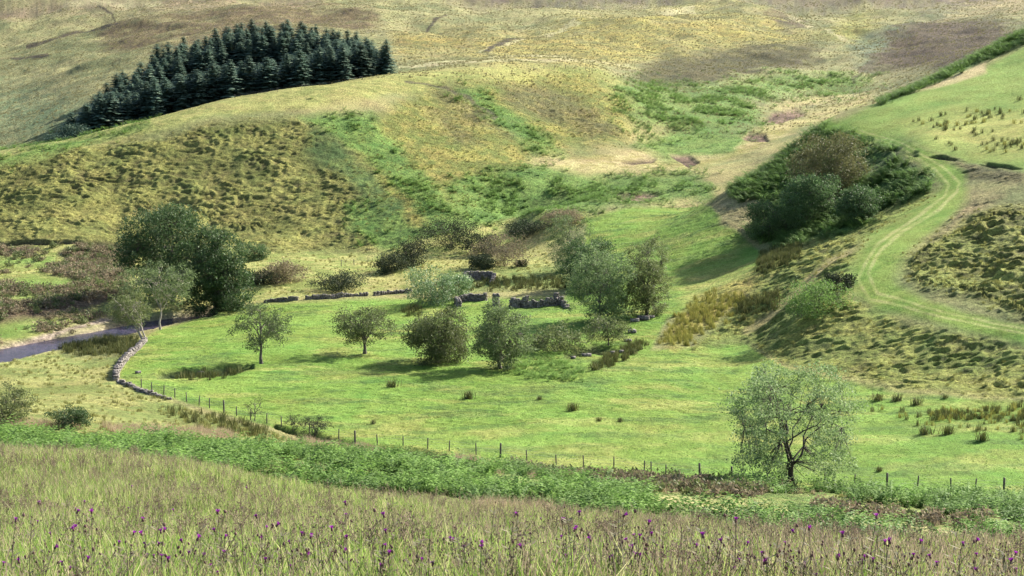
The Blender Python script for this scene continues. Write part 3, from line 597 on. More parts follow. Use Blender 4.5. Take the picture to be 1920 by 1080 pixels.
# ------------------------------------------------------------------ plant pieces
def leaf_quads(C0, size, r, asp=0.6, up=0.0):
    """random oriented diamonds at centres C0 (n,3)"""
    k = len(C0); d = r.normal(size=(k, 3)); d[:, 2] += up; d /= np.linalg.norm(d, axis=1)[:, None]
    w = np.cross(d, r.normal(size=(k, 3))); w /= np.linalg.norm(w, axis=1)[:, None] + 1e-9
    s = size * r.uniform(.45, 1.5, k)[:, None]
    a = C0 - d * s * .5; b = C0 + w * s * asp * .5; c_ = C0 + d * s * .5; e = C0 - w * s * asp * .5
    V = np.stack([a, b, c_, e], 1).reshape(-1, 3); return V, np.arange(4 * k).reshape(-1, 4)
def bez(p0, p1, p2, k):
    t = np.linspace(0, 1, k)[:, None]; return (1 - t) ** 2 * p0 + 2 * t * (1 - t) * p1 + t * t * p2
def make_crown(H, Wd, base, seed, nclu=150, nleaf=40, leaf=.22, stems=1, lean=(0, 0), rc=.09, trunk_r=.2, twig=True, fill=.45, flat=1.0, lobes=6, lobe=(.30, .50), limb=.5):
    """tree of height H and crown width Wd; returns (trunk MB, crown MB)"""
    r = np.random.default_rng(seed); wd = MB(); lf = MB()
    lean = np.array([lean[0], lean[1], 0.])
    cz = H * (base + 1) / 2; rz = H * (1 - base) / 2 * flat; rx = Wd / 2
    # the crown is a union of overlapping boughs of foliage, each a lopsided ellipsoid
    nb_ = lobes + 4; lc = r.normal(size=(nb_, 3)); lc /= np.linalg.norm(lc, axis=1)[:, None]
    lc[:, 2] = np.linspace(-.95, .9, nb_) + r.uniform(-.12, .12, nb_); hr = np.clip(1 - lc[:, 2] ** 2, .05, 1) ** .3; th_ = np.arange(nb_) * 2.4 + r.uniform(-.5, .5, nb_) + seed
    rr_ = r.uniform(.45, .72, nb_); lc[:, 0] = np.cos(th_) * hr * rr_; lc[:, 1] = np.sin(th_) * hr * rr_; lc[:, 2] *= .72
    lr = r.uniform(lobe[0], lobe[1], nb_)
    radial = lambda d: .78 + 0 * d[..., 0]
    nodes = []; 
    for s in range(stems):
        off = np.array([r.normal() * .25, r.normal() * .25, 0]) * (stems > 1)
        spread = np.array([r.uniform(-1, 1), r.uniform(-1, 1), 0]) * rx * .5 * (stems > 1)
        top = np.array([0, 0, H * r.uniform(.8, .93)]) + spread + lean * H
        mid = np.array([r.normal() * .04 * H, r.normal() * .04 * H, H * .45]) + lean * H * .35 + off
        P = bez(off, mid, top, 9); P[1:-1] += r.normal(size=(7, 3)) * .012 * H
        tr = trunk_r / math.sqrt(stems) * r.uniform(.8, 1.1)
        Rr = tr * (1 - np.linspace(0, 1, 9) * .85); Rr[0] *= 1.35
        wd.tube(P, Rr, 7)
        for p, q in zip(P[2:], Rr[2:]): nodes.append((p, q))
        nl = max(4, int(9 / stems) + 2)
        for i in range(nl):
            f = r.uniform(max(.18, base * .8), .85); k = f * 8; i0 = int(k); p0 = P[i0] + (P[min(i0 + 1, 8)] - P[i0]) * (k - i0)
            th = 2.4 * i + r.uniform(-.4, .4) + s * 1.3; el = r.uniform(-.1, .9)
            d = np.array([math.cos(th) * math.cos(el), math.sin(th) * math.cos(el), math.sin(el)])
            e = np.array([0, 0, cz]) + lean * cz + d * np.array([rx, rx, rz]) * radial(d) * .82
            m = (p0 + e) / 2 + np.array([0, 0, r.uniform(0, .12) * H])
            B = bez(p0, m, e, 7); B[1:-1] += r.normal(size=(5, 3)) * .015 * H
            br = Rr[i0] * limb * (1 - np.linspace(0, 1, 7) * .8) + .012
            wd.tube(B, br, 5)
            for p, q in zip(B[2:], br[2:]): nodes.append((p, q))
    NP = np.array([q[0] for q in nodes]); NR = np.array([q[1] for q in nodes])
    wl = lr ** 2; wl /= wl.sum(); li = r.choice(nb_, nclu, p=wl)
    d = r.normal(size=(nclu, 3)); d /= np.linalg.norm(d, axis=1)[:, None]
    rad = r.uniform(fill, 1, nclu) ** .5
    q_ = lc[li] + d * (lr[li] * rad)[:, None]
    ctr = np.array([0, 0, cz]) + lean * cz + q_ * np.array([rx * 1.12, rx * 1.12, rz * 1.02])
    ctr[:, 2] = np.maximum(ctr[:, 2], H * base * .6 + .2)
    for p in ctr:
        if twig:
            k = np.argmin(((NP - p) ** 2).sum(1)); q0 = NP[k]
            m = (q0 + p) / 2 + r.normal(size=3) * .03 * H
            B = bez(q0, m, p, 4); wd.tube(B, np.linspace(min(NR[k] * .5, .05) + .008, .008, 4), 3)
        c_ = p + r.normal(size=(nleaf, 3)) * np.array([1.1, 1.1, .7]) * rc * .75 * Wd * r.uniform(.6, 1.2)
        V_, Q_ = leaf_quads(c_, leaf, r); lf.add(V_, Q_)
    return wd, lf
def plant_at(name, p, label, cat, group=None, rz=0):
    o = empty(name, tuple(p), rz); return tag(o, label, cat, group)

# ------------------------------------------------------------------ individual trees and shrubs
def tree(px, py, top, wpx, mat, label, seed, kind='tree', name='deciduous_tree', bark='bark', D=None, sink=.1, group=None, **kw):
    p = hit(px, py) if D is None else at_y(px, D)
    s = ppm(p[1]); H = (py - top) / s; Wd = wpx / s
    wd, lf = make_crown(H, Wd, seed=seed, **kw)
    p = p - np.array([0, 0, sink])
    t = plant_at(name, p, label, kind, group)
    obj('trunk', wd.mesh('trunk', M[bark], True), t); obj('crown', lf.mesh('crown', M[mat]), t)
    return t
G_T = 'trees around the pasture'
tree(1487, 916, 664, 318, 'silver', 'tall airy silvery green tree with forked dark trunk beside the fence at the right', 1, group=G_T, base=.03, nclu=540, nleaf=46, leaf=.2, rc=.03, trunk_r=.27, stems=2, fill=.3, lobes=16, lobe=(.18, .34), limb=.6, bark='dark_bark')
tree(490, 682, 566, 112, 'alder', 'thin round-crowned tree on the pasture, first right of the stream trees', 2, group=G_T, base=.22, nclu=159, nleaf=41, leaf=0.23, rc=.06, trunk_r=.28, fill=.2)
tree(684, 664, 572, 120, 'olive', 'low spreading tree with short crooked trunk standing alone on the pasture', 3, group=G_T, base=.25, nclu=217, nleaf=41, leaf=0.23, rc=.06, trunk_r=.28, fill=.2, lean=(-.12, 0))
tree(822, 680, 580, 128, 'olive', 'broad bushy tree with reddish stems at its foot, left one of the pair', 4, group=G_T, base=-.02, nclu=430, nleaf=46, leaf=0.25, rc=.065, trunk_r=.3, stems=3, fill=.3)
tree(938, 692, 563, 122, 'alder', 'upright tree with slim dark trunk, right one of the pair before the ruin', 5, group=G_T, base=.02, nclu=400, nleaf=42, leaf=0.23, rc=.06, trunk_r=.28, fill=.2)
tree(1128, 604, 466, 132, 'silver', 'grey-green rounded tree in the clump right of the ruined walls, nearest of that clump', 6, group=G_T, base=-.02, nclu=432, nleaf=52, leaf=0.25, rc=.06, trunk_r=.3, stems=2, fill=.3)
tree(1212, 592, 450, 108, 'olive', 'tree with dark leaning trunk at the right edge of the clump beside the ruined walls', 7, group=G_T, base=-.02, nclu=357, nleaf=50, leaf=0.25, rc=.06, trunk_r=.35, fill=.3, bark='dark_bark')
tree(1065, 512, 396, 96, 'alder', 'greyish thin-leaved tree at the back left of the clump by the ruin', 8, group=G_T, base=-.02, nclu=226, nleaf=44, leaf=0.25, rc=.06, trunk_r=.25, stems=2, fill=.2)
tree(1108, 545, 436, 108, 'dark_leaf', 'dark green dense tree in the middle of the clump by the ruin', 9, group=G_T, base=-.02, nclu=339, nleaf=52, leaf=0.30, rc=.07, trunk_r=.25, fill=.3)
tree(322, 600, 420, 190, 'dark_leaf', 'largest dark green tree beside the stream, left half of the big crown', 10, group=G_T, base=.04, nclu=609, nleaf=53, leaf=0.39, rc=.06, trunk_r=.45, fill=.6, lobes=9, D=314)
tree(402, 606, 440, 135, 'dark_leaf', 'dark green tree beside the stream, right half of the big crown', 11, group=G_T, base=.02, nclu=551, nleaf=53, leaf=0.39, rc=.065, trunk_r=.4, fill=.6, lobes=9, D=306)
tree(301, 618, 488, 122, 'alder', 'pale-trunked olive tree in front of the big dark trees by the stream', 12, group=G_T, base=.38, nclu=217, nleaf=41, leaf=0.25, rc=.06, trunk_r=.2, fill=.25, bark='pale_bark')
tree(270, 640, 540, 90, 'olive', 'willow with pale bare stems leaning left over the stream', 13, group=G_T, name='leaning_willow', base=.30, nclu=174, nleaf=39, leaf=0.23, rc=.07, trunk_r=.26, stems=3, fill=.2, lean=(-.42, 0), bark='pale_bark')
tree(1138, 650, 590, 86, 'olive', 'small thin tree standing below the clump beside the ditch', 14, group=G_T, base=.1, nclu=130, nleaf=34, leaf=0.23, rc=.07, trunk_r=.12, stems=2, fill=.2)
tree(1556, 372, 250, 150, 'brown_leaf', 'bronze-olive tree on the steep bracken bank below the upper track', 15, group='trees on the bracken bank', base=.02, nclu=478, nleaf=53, leaf=0.32, rc=.06, trunk_r=.3, stems=3, fill=.4, D=345)
tree(1520, 430, 330, 120, 'dark_leaf', 'dark green bushy tree low on the bracken bank, left below the bronze tree', 16, group='trees on the bracken bank', base=.02, nclu=348, nleaf=53, leaf=0.32, rc=.07, trunk_r=.25, stems=2, fill=.4, D=333)
tree(1610, 412, 350, 90, 'dark_leaf', 'dark green bushy tree on the bracken bank, right below the bronze tree', 17, group='trees on the bracken bank', base=.02, nclu=246, nleaf=53, leaf=0.32, rc=.08, trunk_r=.2, stems=2, fill=.4)
tree(8, 800, 722, 100, 'olive', 'shrubby olive tree cut by the left edge above the bracken', 18, group=G_T, base=.05, nclu=174, nleaf=39, leaf=0.16, rc=.07, trunk_r=.12, stems=3, fill=.25)
tree(478, 790, 742, 44, 'olive', 'wispy sapling beside the pasture fence', 19, name='sapling', group=G_T, base=.2, nclu=34, nleaf=16, leaf=0.11, rc=.06, trunk_r=.05, fill=.2)

tree(1440, 446, 372, 92, 'dark_leaf', 'added shade-casting dark green bushy tree at the lower left nose of the bracken bank', 20, group='trees on the bracken bank', base=-.05, nclu=240, nleaf=46, leaf=.3, rc=.07, trunk_r=.2, stems=2, fill=.5)  # tree added to cast the knoll's shadow onto the pasture
def shrub(px, py, top, wpx, mat, label, seed, name='gorse_bush', cat='bush', group='gorse and scrub bushes', D=None, **kw):
    p = hit(px, py) if D is None else at_y(px, D)
    s = ppm(p[1]); H = (py - top) / s * 1.12; Wd = wpx / s * 1.2
    k = dict(base=.0, nclu=120, nleaf=46, leaf=.27, rc=.09, trunk_r=.08, stems=3, fill=.35, lobes=7); k.update(kw)
    wd, lf = make_crown(H, Wd, seed=seed, **k)
    t = plant_at(name, p - np.array([0, 0, .1]), label, cat, group)
    obj('stems', wd.mesh('stems', M['dark_bark'], True), t); obj('foliage', lf.mesh('foliage', M[mat]), t)
shrub(846, 468, 412, 90, 'gorse', 'tallest dark gorse bush on the bank above the ruin', 31, nclu=150)
shrub(905, 478, 440, 60, 'gorse', 'dark gorse bush just right of the tallest one above the ruin', 32)
shrub(735, 512, 478, 60, 'gorse', 'dark gorse bush at the left foot of the scrubby slope', 33)
shrub(775, 500, 450, 62, 'gorse', 'dark gorse bush climbing between the foot bush and the tallest one', 34)
shrub(945, 500, 446, 95, 'heath', 'brownish pink dying gorse bush above the roofless enclosure', 35, nclu=130)
shrub(905, 505, 480, 46, 'gorse', 'small dark bush below the brownish gorse', 36)
shrub(985, 447, 416, 66, 'gorse', 'dark bush with a pale stone at its left foot beyond the enclosure', 37)
shrub(1058, 422, 396, 70, 'heath', 'brown scrub bush at the top left corner of the upper pasture', 38)
shrub(975, 500, 488, 24, 'gorse', 'tiny dark bush beside the enclosure', 39, nclu=30)
shrub(535, 530, 494, 66, 'heath', 'brown topped gorse bush on the flats right of the big dark trees', 40)
shrub(495, 532, 510, 60, 'gorse', 'dark low bush left of the brown topped gorse on the flats', 41)
shrub(637, 543, 514, 84, 'gorse', 'dark flat gorse bush just behind the long stone wall', 42)
shrub(475, 487, 458, 48, 'dark_leaf', 'small round dark green bush at the right shoulder of the big dark trees', 43)
shrub(810, 572, 506, 84, 'willow', 'pale green willow bush behind the ruin, larger left half', 44, name='willow_bush', nclu=190, nleaf=40, group='willow bushes')
shrub(856, 560, 514, 52, 'willow', 'pale green willow bush, smaller right half against the enclosure', 45, name='willow_bush', group='willow bushes')
shrub(1045, 660, 608, 78, 'olive', 'low straggling bush over the ditch below the ruin', 46, name='scrub_bush', nclu=80)
shrub(130, 803, 764, 60, 'dark_leaf', 'small dark green bush above the bracken at the left', 47, name='scrub_bush', leaf=.14)
shrub(1010, 652, 628, 34, 'olive', 'little bush at the left end of the ditch below the ruin', 48, name='scrub_bush', nclu=40)
shrub(1530, 590, 528, 100, 'bracken_dark', 'dark green thicket on the bank below the bend of the grass track', 49, name='bramble_thicket', nclu=170, nleaf=46, leaf=.22, fill=.5)
shrub(1575, 545, 515, 50, 'gorse', 'dark bush at the upper right end of the thicket by the track bend', 50, nclu=60)
shrub(590, 815, 782, 52, 'gorse', 'dead dark gorse stump on the ditch edge beside the fence', 51, leaf=.1, nclu=70)
shrub(550, 808, 778, 30, 'gorse', 'dead twiggy stump left of the larger one on the ditch edge', 52, leaf=.08, nclu=30)

# ------------------------------------------------------------------ spruce plantation
def spruce_meshes(seed, H=14.0):
    r = np.random.default_rng(seed); tr = MB(); nd = MB()
    tr.tube([(0, 0, -.5), (0, 0, H * .5), (0, 0, H)], [.16, .1, .02], 5)
    z = H * .06; Vv = []
    while z < H * .985:
        f = z / H; rad = (1 - f) ** .48 * 3.9 * r.uniform(.7, 1.15) + .15
        nb = int(8 + 5 * (1 - f)); ph = r.uniform(0, 6)
        for b in range(nb):
            th = ph + b * 2 * math.pi / nb + r.uniform(-.25, .25); L = rad * r.uniform(.65, 1.2)
            dz = -L * .28; d = np.array([math.cos(th), math.sin(th), 0]); w = np.array([-math.sin(th), math.cos(th), 0])
            for k in range(4):
                s0 = (.15 + .2 * k) * L; s1 = s0 + .36 * L; ww = (.40 - .05 * k) * L * .75 * r.uniform(.7, 1.3)
                p = d * s0 + np.array([0, 0, z + dz * (s0 / L) + r.uniform(-.06, .06)])
                q = d * s1 + np.array([0, 0, z + dz * (s1 / L) * 1.1 + .12 * (k == 3)])
                m = (p + q) / 2
                Vv += [p, m + w * ww - [0, 0, .2 * ww + .05], q, m - w * ww - [0, 0, .2 * ww + .05]]
        z += (.30 + .34 * (1 - f)) * r.uniform(.85, 1.15)
    Vv = np.array(Vv); nd.add(Vv, np.arange(len(Vv)).reshape(-1, 4))
    return tr.mesh('trunk', M['dark_bark']), nd.mesh('needles', M['conifer'])
spr = [spruce_meshes(200 + i) for i in range(6)]
# plot outline: (px, D) of front edge and back edge
pl = np.array([(100, 478, 500), (150, 480, 535), (170, 482, 565), (200, 486, 592), (250, 490, 614), (330, 496, 642), (400, 500, 658), (460, 505, 668), (520, 512, 668), (600, 520, 656), (680, 528, 625), (722, 534, 580)], float)
cnt = 0; spots = []
r = np.random.default_rng(5)
for D in np.arange(478, 672, 6.2):
    ph = r.uniform(0, 1)
    for px in np.arange(96, 735, 27.0):
        x = px + ph * 22 + r.uniform(-7, 7); d = D + r.uniform(-1.6, 1.6)
        if x < 138 or x > 728: continue
        f = np.interp(x, pl[:, 0], pl[:, 1]) + 9; b = np.interp(x, pl[:, 0], pl[:, 2])
        if d < f or d > b: continue
        spots.append((x, d, b - d, d - f))
random.shuffle(spots)
# keep all of the rim and front rows; thin nothing else unless above 290
spots.sort(key=lambda s: min(s[2], s[3]))
spots = spots[:292]
xs_ = [q[0] for q in spots]
for i, (x, d, bk_, fr_) in enumerate(spots):
    lab_ = ('leftmost spruce at the low tip of the plantation' if x == min(xs_) else 'rightmost spruce at the upper end of the plantation' if x == max(xs_) else
            'dark spruce in the front row of the plantation along the brow' if fr_ < 7 else 'sunlit spruce on the skyline edge of the plantation against the moor' if bk_ < 8 else 'blue-green spruce packed in the interior of the plantation')
    p = at_y(x, d); tm, nm = spr[i % 6]
    hgt_px = 1.0 if x > 175 else .68 + .32 * (x - 135) / 40
    t = plant_at('spruce_tree', p - np.array([0, 0, .2]), lab_, 'conifer', 'spruces of the plantation', r.uniform(0, 6.28))
    s = r.uniform(.84, 1.06) * hgt_px; w_ = s * r.uniform(1.0, 1.4); t.scale = (w_, w_, s)
    obj('trunk', tm, t); obj('needles', nm, t)
# dark low scrub at the left tip
shrub(118, 265, 248, 44, 'conifer', 'low dark juniper scrub at the left tip of the plantation', 61, name='juniper_bush', D=482, leaf=.4)
shrub(150, 262, 236, 50, 'conifer', 'low dark juniper scrub against the first spruces', 62, name='juniper_bush', D=486, leaf=.4)

# ------------------------------------------------------------------ stone walls and ruin
def stone(mb, c0, sx, sy, sz, r):
    v = np.array([(x, y, z) for z in (-1, 1) for y in (-1, 1) for x in (-1, 1)], float) * .5
    v *= 1 + r.uniform(-.22, .12, (8, 3)); v *= (sx, sy, sz)
    t = r.uniform(-.3, .3); ct, st_ = math.cos(t), math.sin(t)
    v = np.column_stack([v[:, 0] * ct - v[:, 1] * st_, v[:, 0] * st_ + v[:, 1] * ct, v[:, 2]]) + c0
    mb.add(v, [(0, 2, 3, 1), (4, 5, 7, 6), (0, 1, 5, 4), (2, 6, 7, 3), (0, 4, 6, 2), (1, 3, 7, 5)])
def wall_mesh(pts, hs, seed, th=.6, ruin=.25, origin=None):
    """pts world xy points, hs heights at them"""
    r = np.random.default_rng(seed); mb = MB(); P = np.array(pts, float)[:, :2]
    L = np.concatenate([[0], np.cumsum(np.hypot(*np.diff(P, axis=0).T))])
    s = 0
    while s < L[-1]:
        x = np.interp(s, L, P[:, 0]); y = np.interp(s, L, P[:, 1]); h = np.interp(s, L, hs)
        h *= 1 - ruin * r.random() * 2 * vnoise(s / 2.5, seed * 3.7)
        z0 = float(hgt(x, y)) - .15; z = z0
        dx, dy = np.gradient(P, axis=0)[min(int(np.searchsorted(L, s)), len(P) - 1)]
        n_ = math.hypot(dx, dy) + 1e-9; nx, ny = -dy / n_, dx / n_
        while z < z0 + h:
            sz = r.uniform(.16, .32)
            for k in (-1, 1):
                c0 = np.array([x + nx * k * th * .27 + r.normal() * .04, y + ny * k * th * .27 + r.normal() * .04, z + sz / 2]) - origin
                stone(mb, c0, r.uniform(.3, .62), th * .62, sz, r)
            z += sz * .92
        s += r.uniform(.34, .5)
    return mb
def wall(pxs, hs, label, seed, name='stone_wall', group='dry stone walls', th=.6, ruin=.25, cat='wall'):
    P = [hit(a, b) for a, b in pxs]; og = np.array(P[0]); hs = [h * .78 for h in hs]; th *= .8; ruin *= 1.5
    mb = wall_mesh(P, hs, seed, th, ruin, og)
    o = obj(name, mb.mesh(name, M['stone'])); o.location = tuple(og); return tag(o, label, cat, group)
wall([(497, 568), (530, 566), (560, 563)], [.7, 1.0, 1.1], 'left end piece of the dry stone wall behind the pasture', 1)
wall([(575, 562), (620, 560), (690, 555)], [1.2, 1.2, 1.1], 'long middle piece of the dry stone wall behind the pasture', 2)
wall([(702, 555), (735, 552), (770, 548)], [1.1, 1.1, 1.0], 'right piece of the dry stone wall running up to the willow bush', 3)
wall([(272, 640), (258, 655), (240, 670), (228, 685), (218, 700), (217, 714)], [1.1, 1.1, 1.2, 1.2, 1.3, 1.4], 'pale curving dry stone wall from the leaning willow to the fence corner', 4)
wall([(222, 716), (250, 728), (282, 740), (320, 750)], [.9, .7, .7, .4], 'tumbled low dark stone wall trailing right from the fence corner', 5, ruin=.5)
ru = hit(1000, 570)
R0 = empty('ruined_cottage', tuple(ru)); tag(R0, 'roofless tumbled stone ruin with broken wall stubs in the grass', 'ruin')
def rw(pxs, hs, seed, th=.7, ruin=.2):
    P = [hit(a, b) for a, b in pxs]; obj('wall', wall_mesh(P, hs, seed, th, ruin, ru).mesh('wall', M['stone']), R0)
rw([(958, 574), (985, 577), (1010, 576), (1030, 574), (1055, 572)], [1.4, 1.5, 1.2, 1.5, 1.6], 21)
rw([(1042, 572), (1046, 571)], [2.3, 2.3], 22, ruin=.05); rw([(982, 576), (988, 576)], [2.0, 2.2], 23, ruin=.05); rw([(960, 576), (972, 577)], [1.8, 1.6], 24, ruin=.1)
rw([(926, 572), (936, 572)], [2.0, 2.1], 25, ruin=.1); rw([(856, 568), (880, 564), (912, 564)], [1.2, 1.4, 1.5], 26); rw([(856, 570), (862, 576)], [1.6, 1.4], 27)
rw([(1055, 573), (1065, 580)], [1.2, .4], 28, ruin=.4)
en = hit(900, 520)
R1 = empty('stone_enclosure', tuple(en)); tag(R1, 'small square roofless stone enclosure with dark inner wall behind the willow bush', 'enclosure')
def ew(pxs, hs, seed):
    P = [hit(a, b) for a, b in pxs]; obj('wall', wall_mesh(P, hs, seed, .6, .08, en).mesh('wall', M['stone']), R1)
ew([(872, 524), (924, 525)], [1.7, 1.7], 31); ew([(872, 526), (880, 532)], [1.6, .8], 32); ew([(926, 526), (922, 534)], [1.6, .7], 33)
for i, (px, py, s, lb) in enumerate([(1192, 604, 1.0, 'flat pale boulder at the left of the rubble under the leaning-trunk tree'), (1208, 600, 1.3, 'largest pale boulder in the rubble under the leaning-trunk tree'), (1222, 596, .8, 'small boulder at the right of the rubble below the clump'),
                                     (1150, 664, .9, 'pale boulder beside the ditch below the small thin tree'), (1166, 662, .7, 'small pale boulder right of the ditch'), (1100, 668, .8, 'small boulder in the middle of the ditch below the ruin'), (1178, 640, .7, 'half-buried boulder between the ditch and the leaning-trunk tree'), (1186, 622, .9, 'mossy boulder just below the rubble'), (1075, 672, .6, 'small boulder at the left of the ditch below the ruin'),
                                     (375, 701, .7, 'white boulder in the pasture ditch left of the round-crowned tree'),
                                     (258, 700, .6, 'white boulder beside the pale curving wall'), (958, 438, .8, 'pale boulder at the foot of the dark bush beyond the enclosure'), (1416, 946, .35, 'small pale stone on the edge of the dirt track')]):
    r = np.random.default_rng(i + 90); mb = MB()
    for k in range(3 if s > .5 else 1): stone(mb, np.array([r.normal() * .3 * s * (k > 0), r.normal() * .3 * s * (k > 0), .2 * s]), s, s * .8, s * .6, r)
    o = obj('boulder', mb.mesh('boulder', M['stone'])); o.location = tuple(hit(px, py)); tag(o, lb, 'boulder', 'loose boulders')

# ------------------------------------------------------------------ fences
def fence(posts, label, h=1.25, name='wire_fence', up=None, wires=3, rad=.07):
    P = [hit(a, b) for a, b, *_ in posts]; og = P[0]
    fz_ = empty(name, tuple(og)); tag(fz_, label, 'fence')
    r = np.random.default_rng(len(posts))
    tops = []
    for q, pp in zip(P, posts):
        big_ = len(pp) > 2; mb = MB(); hh = h * (1.25 if big_ else r.uniform(.9, 1.05)); rr = rad * (1.6 if big_ else 1)
        tl = np.array([r.normal() * .05, r.normal() * .05, hh])
        mb.tube([(0, 0, -.3), tl * .5, tl, tl + [0, 0, .01]], [rr, rr, rr * .95, .005], 6)
        o = obj('fence_post', mb.mesh('fence_post', M['post']), fz_); o.location = tuple(q - og)
        tops.append(q - og + tl * (h / hh))
    for k in range(wires):
        f = 1 - .28 * k; mb = MB(); pts = []
        for a, q in zip(tops, P): pts.append((a[0], a[1], (q - og)[2] + (h - .08) * f))
        mb.tube(pts, [.006] * len(pts), 3); obj('wire', mb.mesh('wire', M['wire']), fz_)
fence([(265, 727), (285, 733), (307, 740), (328, 746), (350, 753), (373, 761), (393, 766), (420, 775, 1), (444, 780), (470, 788), (500, 794), (528, 799), (580, 812), (635, 826), (666, 833, 1), (708, 835), (756, 839), (802, 842), (842, 847), (893, 854), (938, 858, 1), (988, 865), (1043, 873),
       (1094, 876), (1151, 879), (1208, 886), (1221, 888), (1248, 894), (1312, 898, 1), (1372, 904, 1), (1439, 908), (1546, 909), (1602, 912), (1663, 917, 1), (1720, 917), (1783, 921), (1828, 923), (1882, 926, 1), (1945, 930)],
      'long post and wire fence along the lower edge of the green pasture')
fence([(1000, 133), (1020, 130), (1040, 128), (1060, 128), (1080, 129), (1098, 132), (1110, 136)], 'faint line of fence posts along the top of the brow', 1.3)
fence([(640, 500), (664, 497), (690, 493), (715, 489)], 'short row of fence posts in the straw coloured grass left of the gorse', 1.4)
fence([(1490, 205), (1500, 204), (1512, 203), (1524, 202), (1600, 182), (1612, 178)], 'faint fence posts by the stream flats at the head of the valley', 1.4)
fence([(230, 232 + 4), (300, 216), (370, 198), (440, 184), (520, 172), (600, 162), (680, 150)], 'fence posts on the brow in front of the plantation', 1.1)

# ------------------------------------------------------------------ instanced ground cover (stuff)
def clump_mesh(kind, seed, name, mats):
    r = np.random.default_rng(seed); mb = MB()
    if kind == 'bracken':
        for k in range(11):
            th = r.uniform(0, 6.28); L = r.uniform(.55, 1.0); lift = r.uniform(.45, .85)
            d = np.array([math.cos(th), math.sin(th), 0]); w = np.array([-d[1], d[0], 0]); prev = None
            base = d * .05
            for j in range(7):
                f = (j + .5) / 7; c0 = base + d * L * (.25 + .75 * f) * f + np.array([0, 0, lift * math.sin(min(f * 1.9, 1.75)) * 1.0])
                wd_ = .30 * L * (1 - f * .85)
                for s in (-1, 1):
                    tip = c0 + w * s * wd_ + d * .05 - np.array([0, 0, .09 * wd_ / .2 * r.uniform(.3, 1)])
                    a = c0 + d * .055; b = c0 - d * .055
                    mb.add([b, tip, a, c0 + [0, 0, .01]], [(0, 1, 2, 3)] if s > 0 else [(2, 1, 0, 3)])
    elif kind == 'stalk':
        for k in range(4):
            p = np.array([r.normal() * .25, r.normal() * .25, 0]); h_ = r.uniform(.55, 1.0); q = p + [r.normal() * .1, r.normal() * .1, h_]
            mb.tube(bez(p, (p + q) / 2 + [r.normal() * .04, r.normal() * .04, 0], q, 4), [.007, .006, .005, .003], 3)
            for j in range(7):
                f = r.uniform(.45, 1); a = p + (q - p) * f; th = r.uniform(0, 6.28); L = r.uniform(.05, .16); e = a + [math.cos(th) * L * .7, math.sin(th) * L * .7, L * .8]
                mb.tube([a, e], [.004, .003], 3)
                V_, Q_ = leaf_quads(e + r.normal(size=(4, 3)) * .018, .035, r); mb.add(V_, Q_)
    elif kind == 'bush':
        C0 = r.normal(size=(90, 3)) * (.33, .33, .22) + (0, 0, .35); C0[:, 2] = np.abs(C0[:, 2]); V_, Q_ = leaf_quads(C0, .26, r); mb.add(V_, Q_)
    else:
        nb, hh, sp, bw, out, seedp = {'tuft': (26, .45, .16, .022, .45, 0), 'rush': (30, .8, .16, .022, .25, 0), 'fine': (40, .50, .24, .009, .38, .12), 'seedy': (14, .72, .28, .008, .25, .6), 'straw': (40, .8, .2, .012, .45, .2)}[kind]
        for k in range(nb):
            p = np.array([r.normal() * sp, r.normal() * sp, 0]); th = r.uniform(0, 6.28); h_ = hh * r.uniform(.55, 1.15)
            o_ = out * h_ * r.uniform(.2, 1.3); d = np.array([math.cos(th), math.sin(th), 0]); t2 = r.uniform(0, 6.28); w = np.array([math.cos(t2), math.sin(t2), 0]) * bw
            m_ = p + d * o_ * .3 + [0, 0, h_ * .6]; q = p + d * o_ + [0, 0, h_]
            mb.add([p - w, p + w, m_ + w * .8, m_ - w * .8, q], [(0, 1, 2, 3)], [(3, 2, 4)], 0)
            if r.random() < seedp:
                for j in range(5):
                    c0 = q + d * .02 * j + [r.normal() * .012, r.normal() * .012, -.03 * j]; ww = w / bw * .008
                    mb.add([c0 - [0, 0, .022], c0 + ww, c0 + [0, 0, .022], c0 - ww], [(0, 1, 2, 3)], m=1)
    return mb.mesh(name, mats)
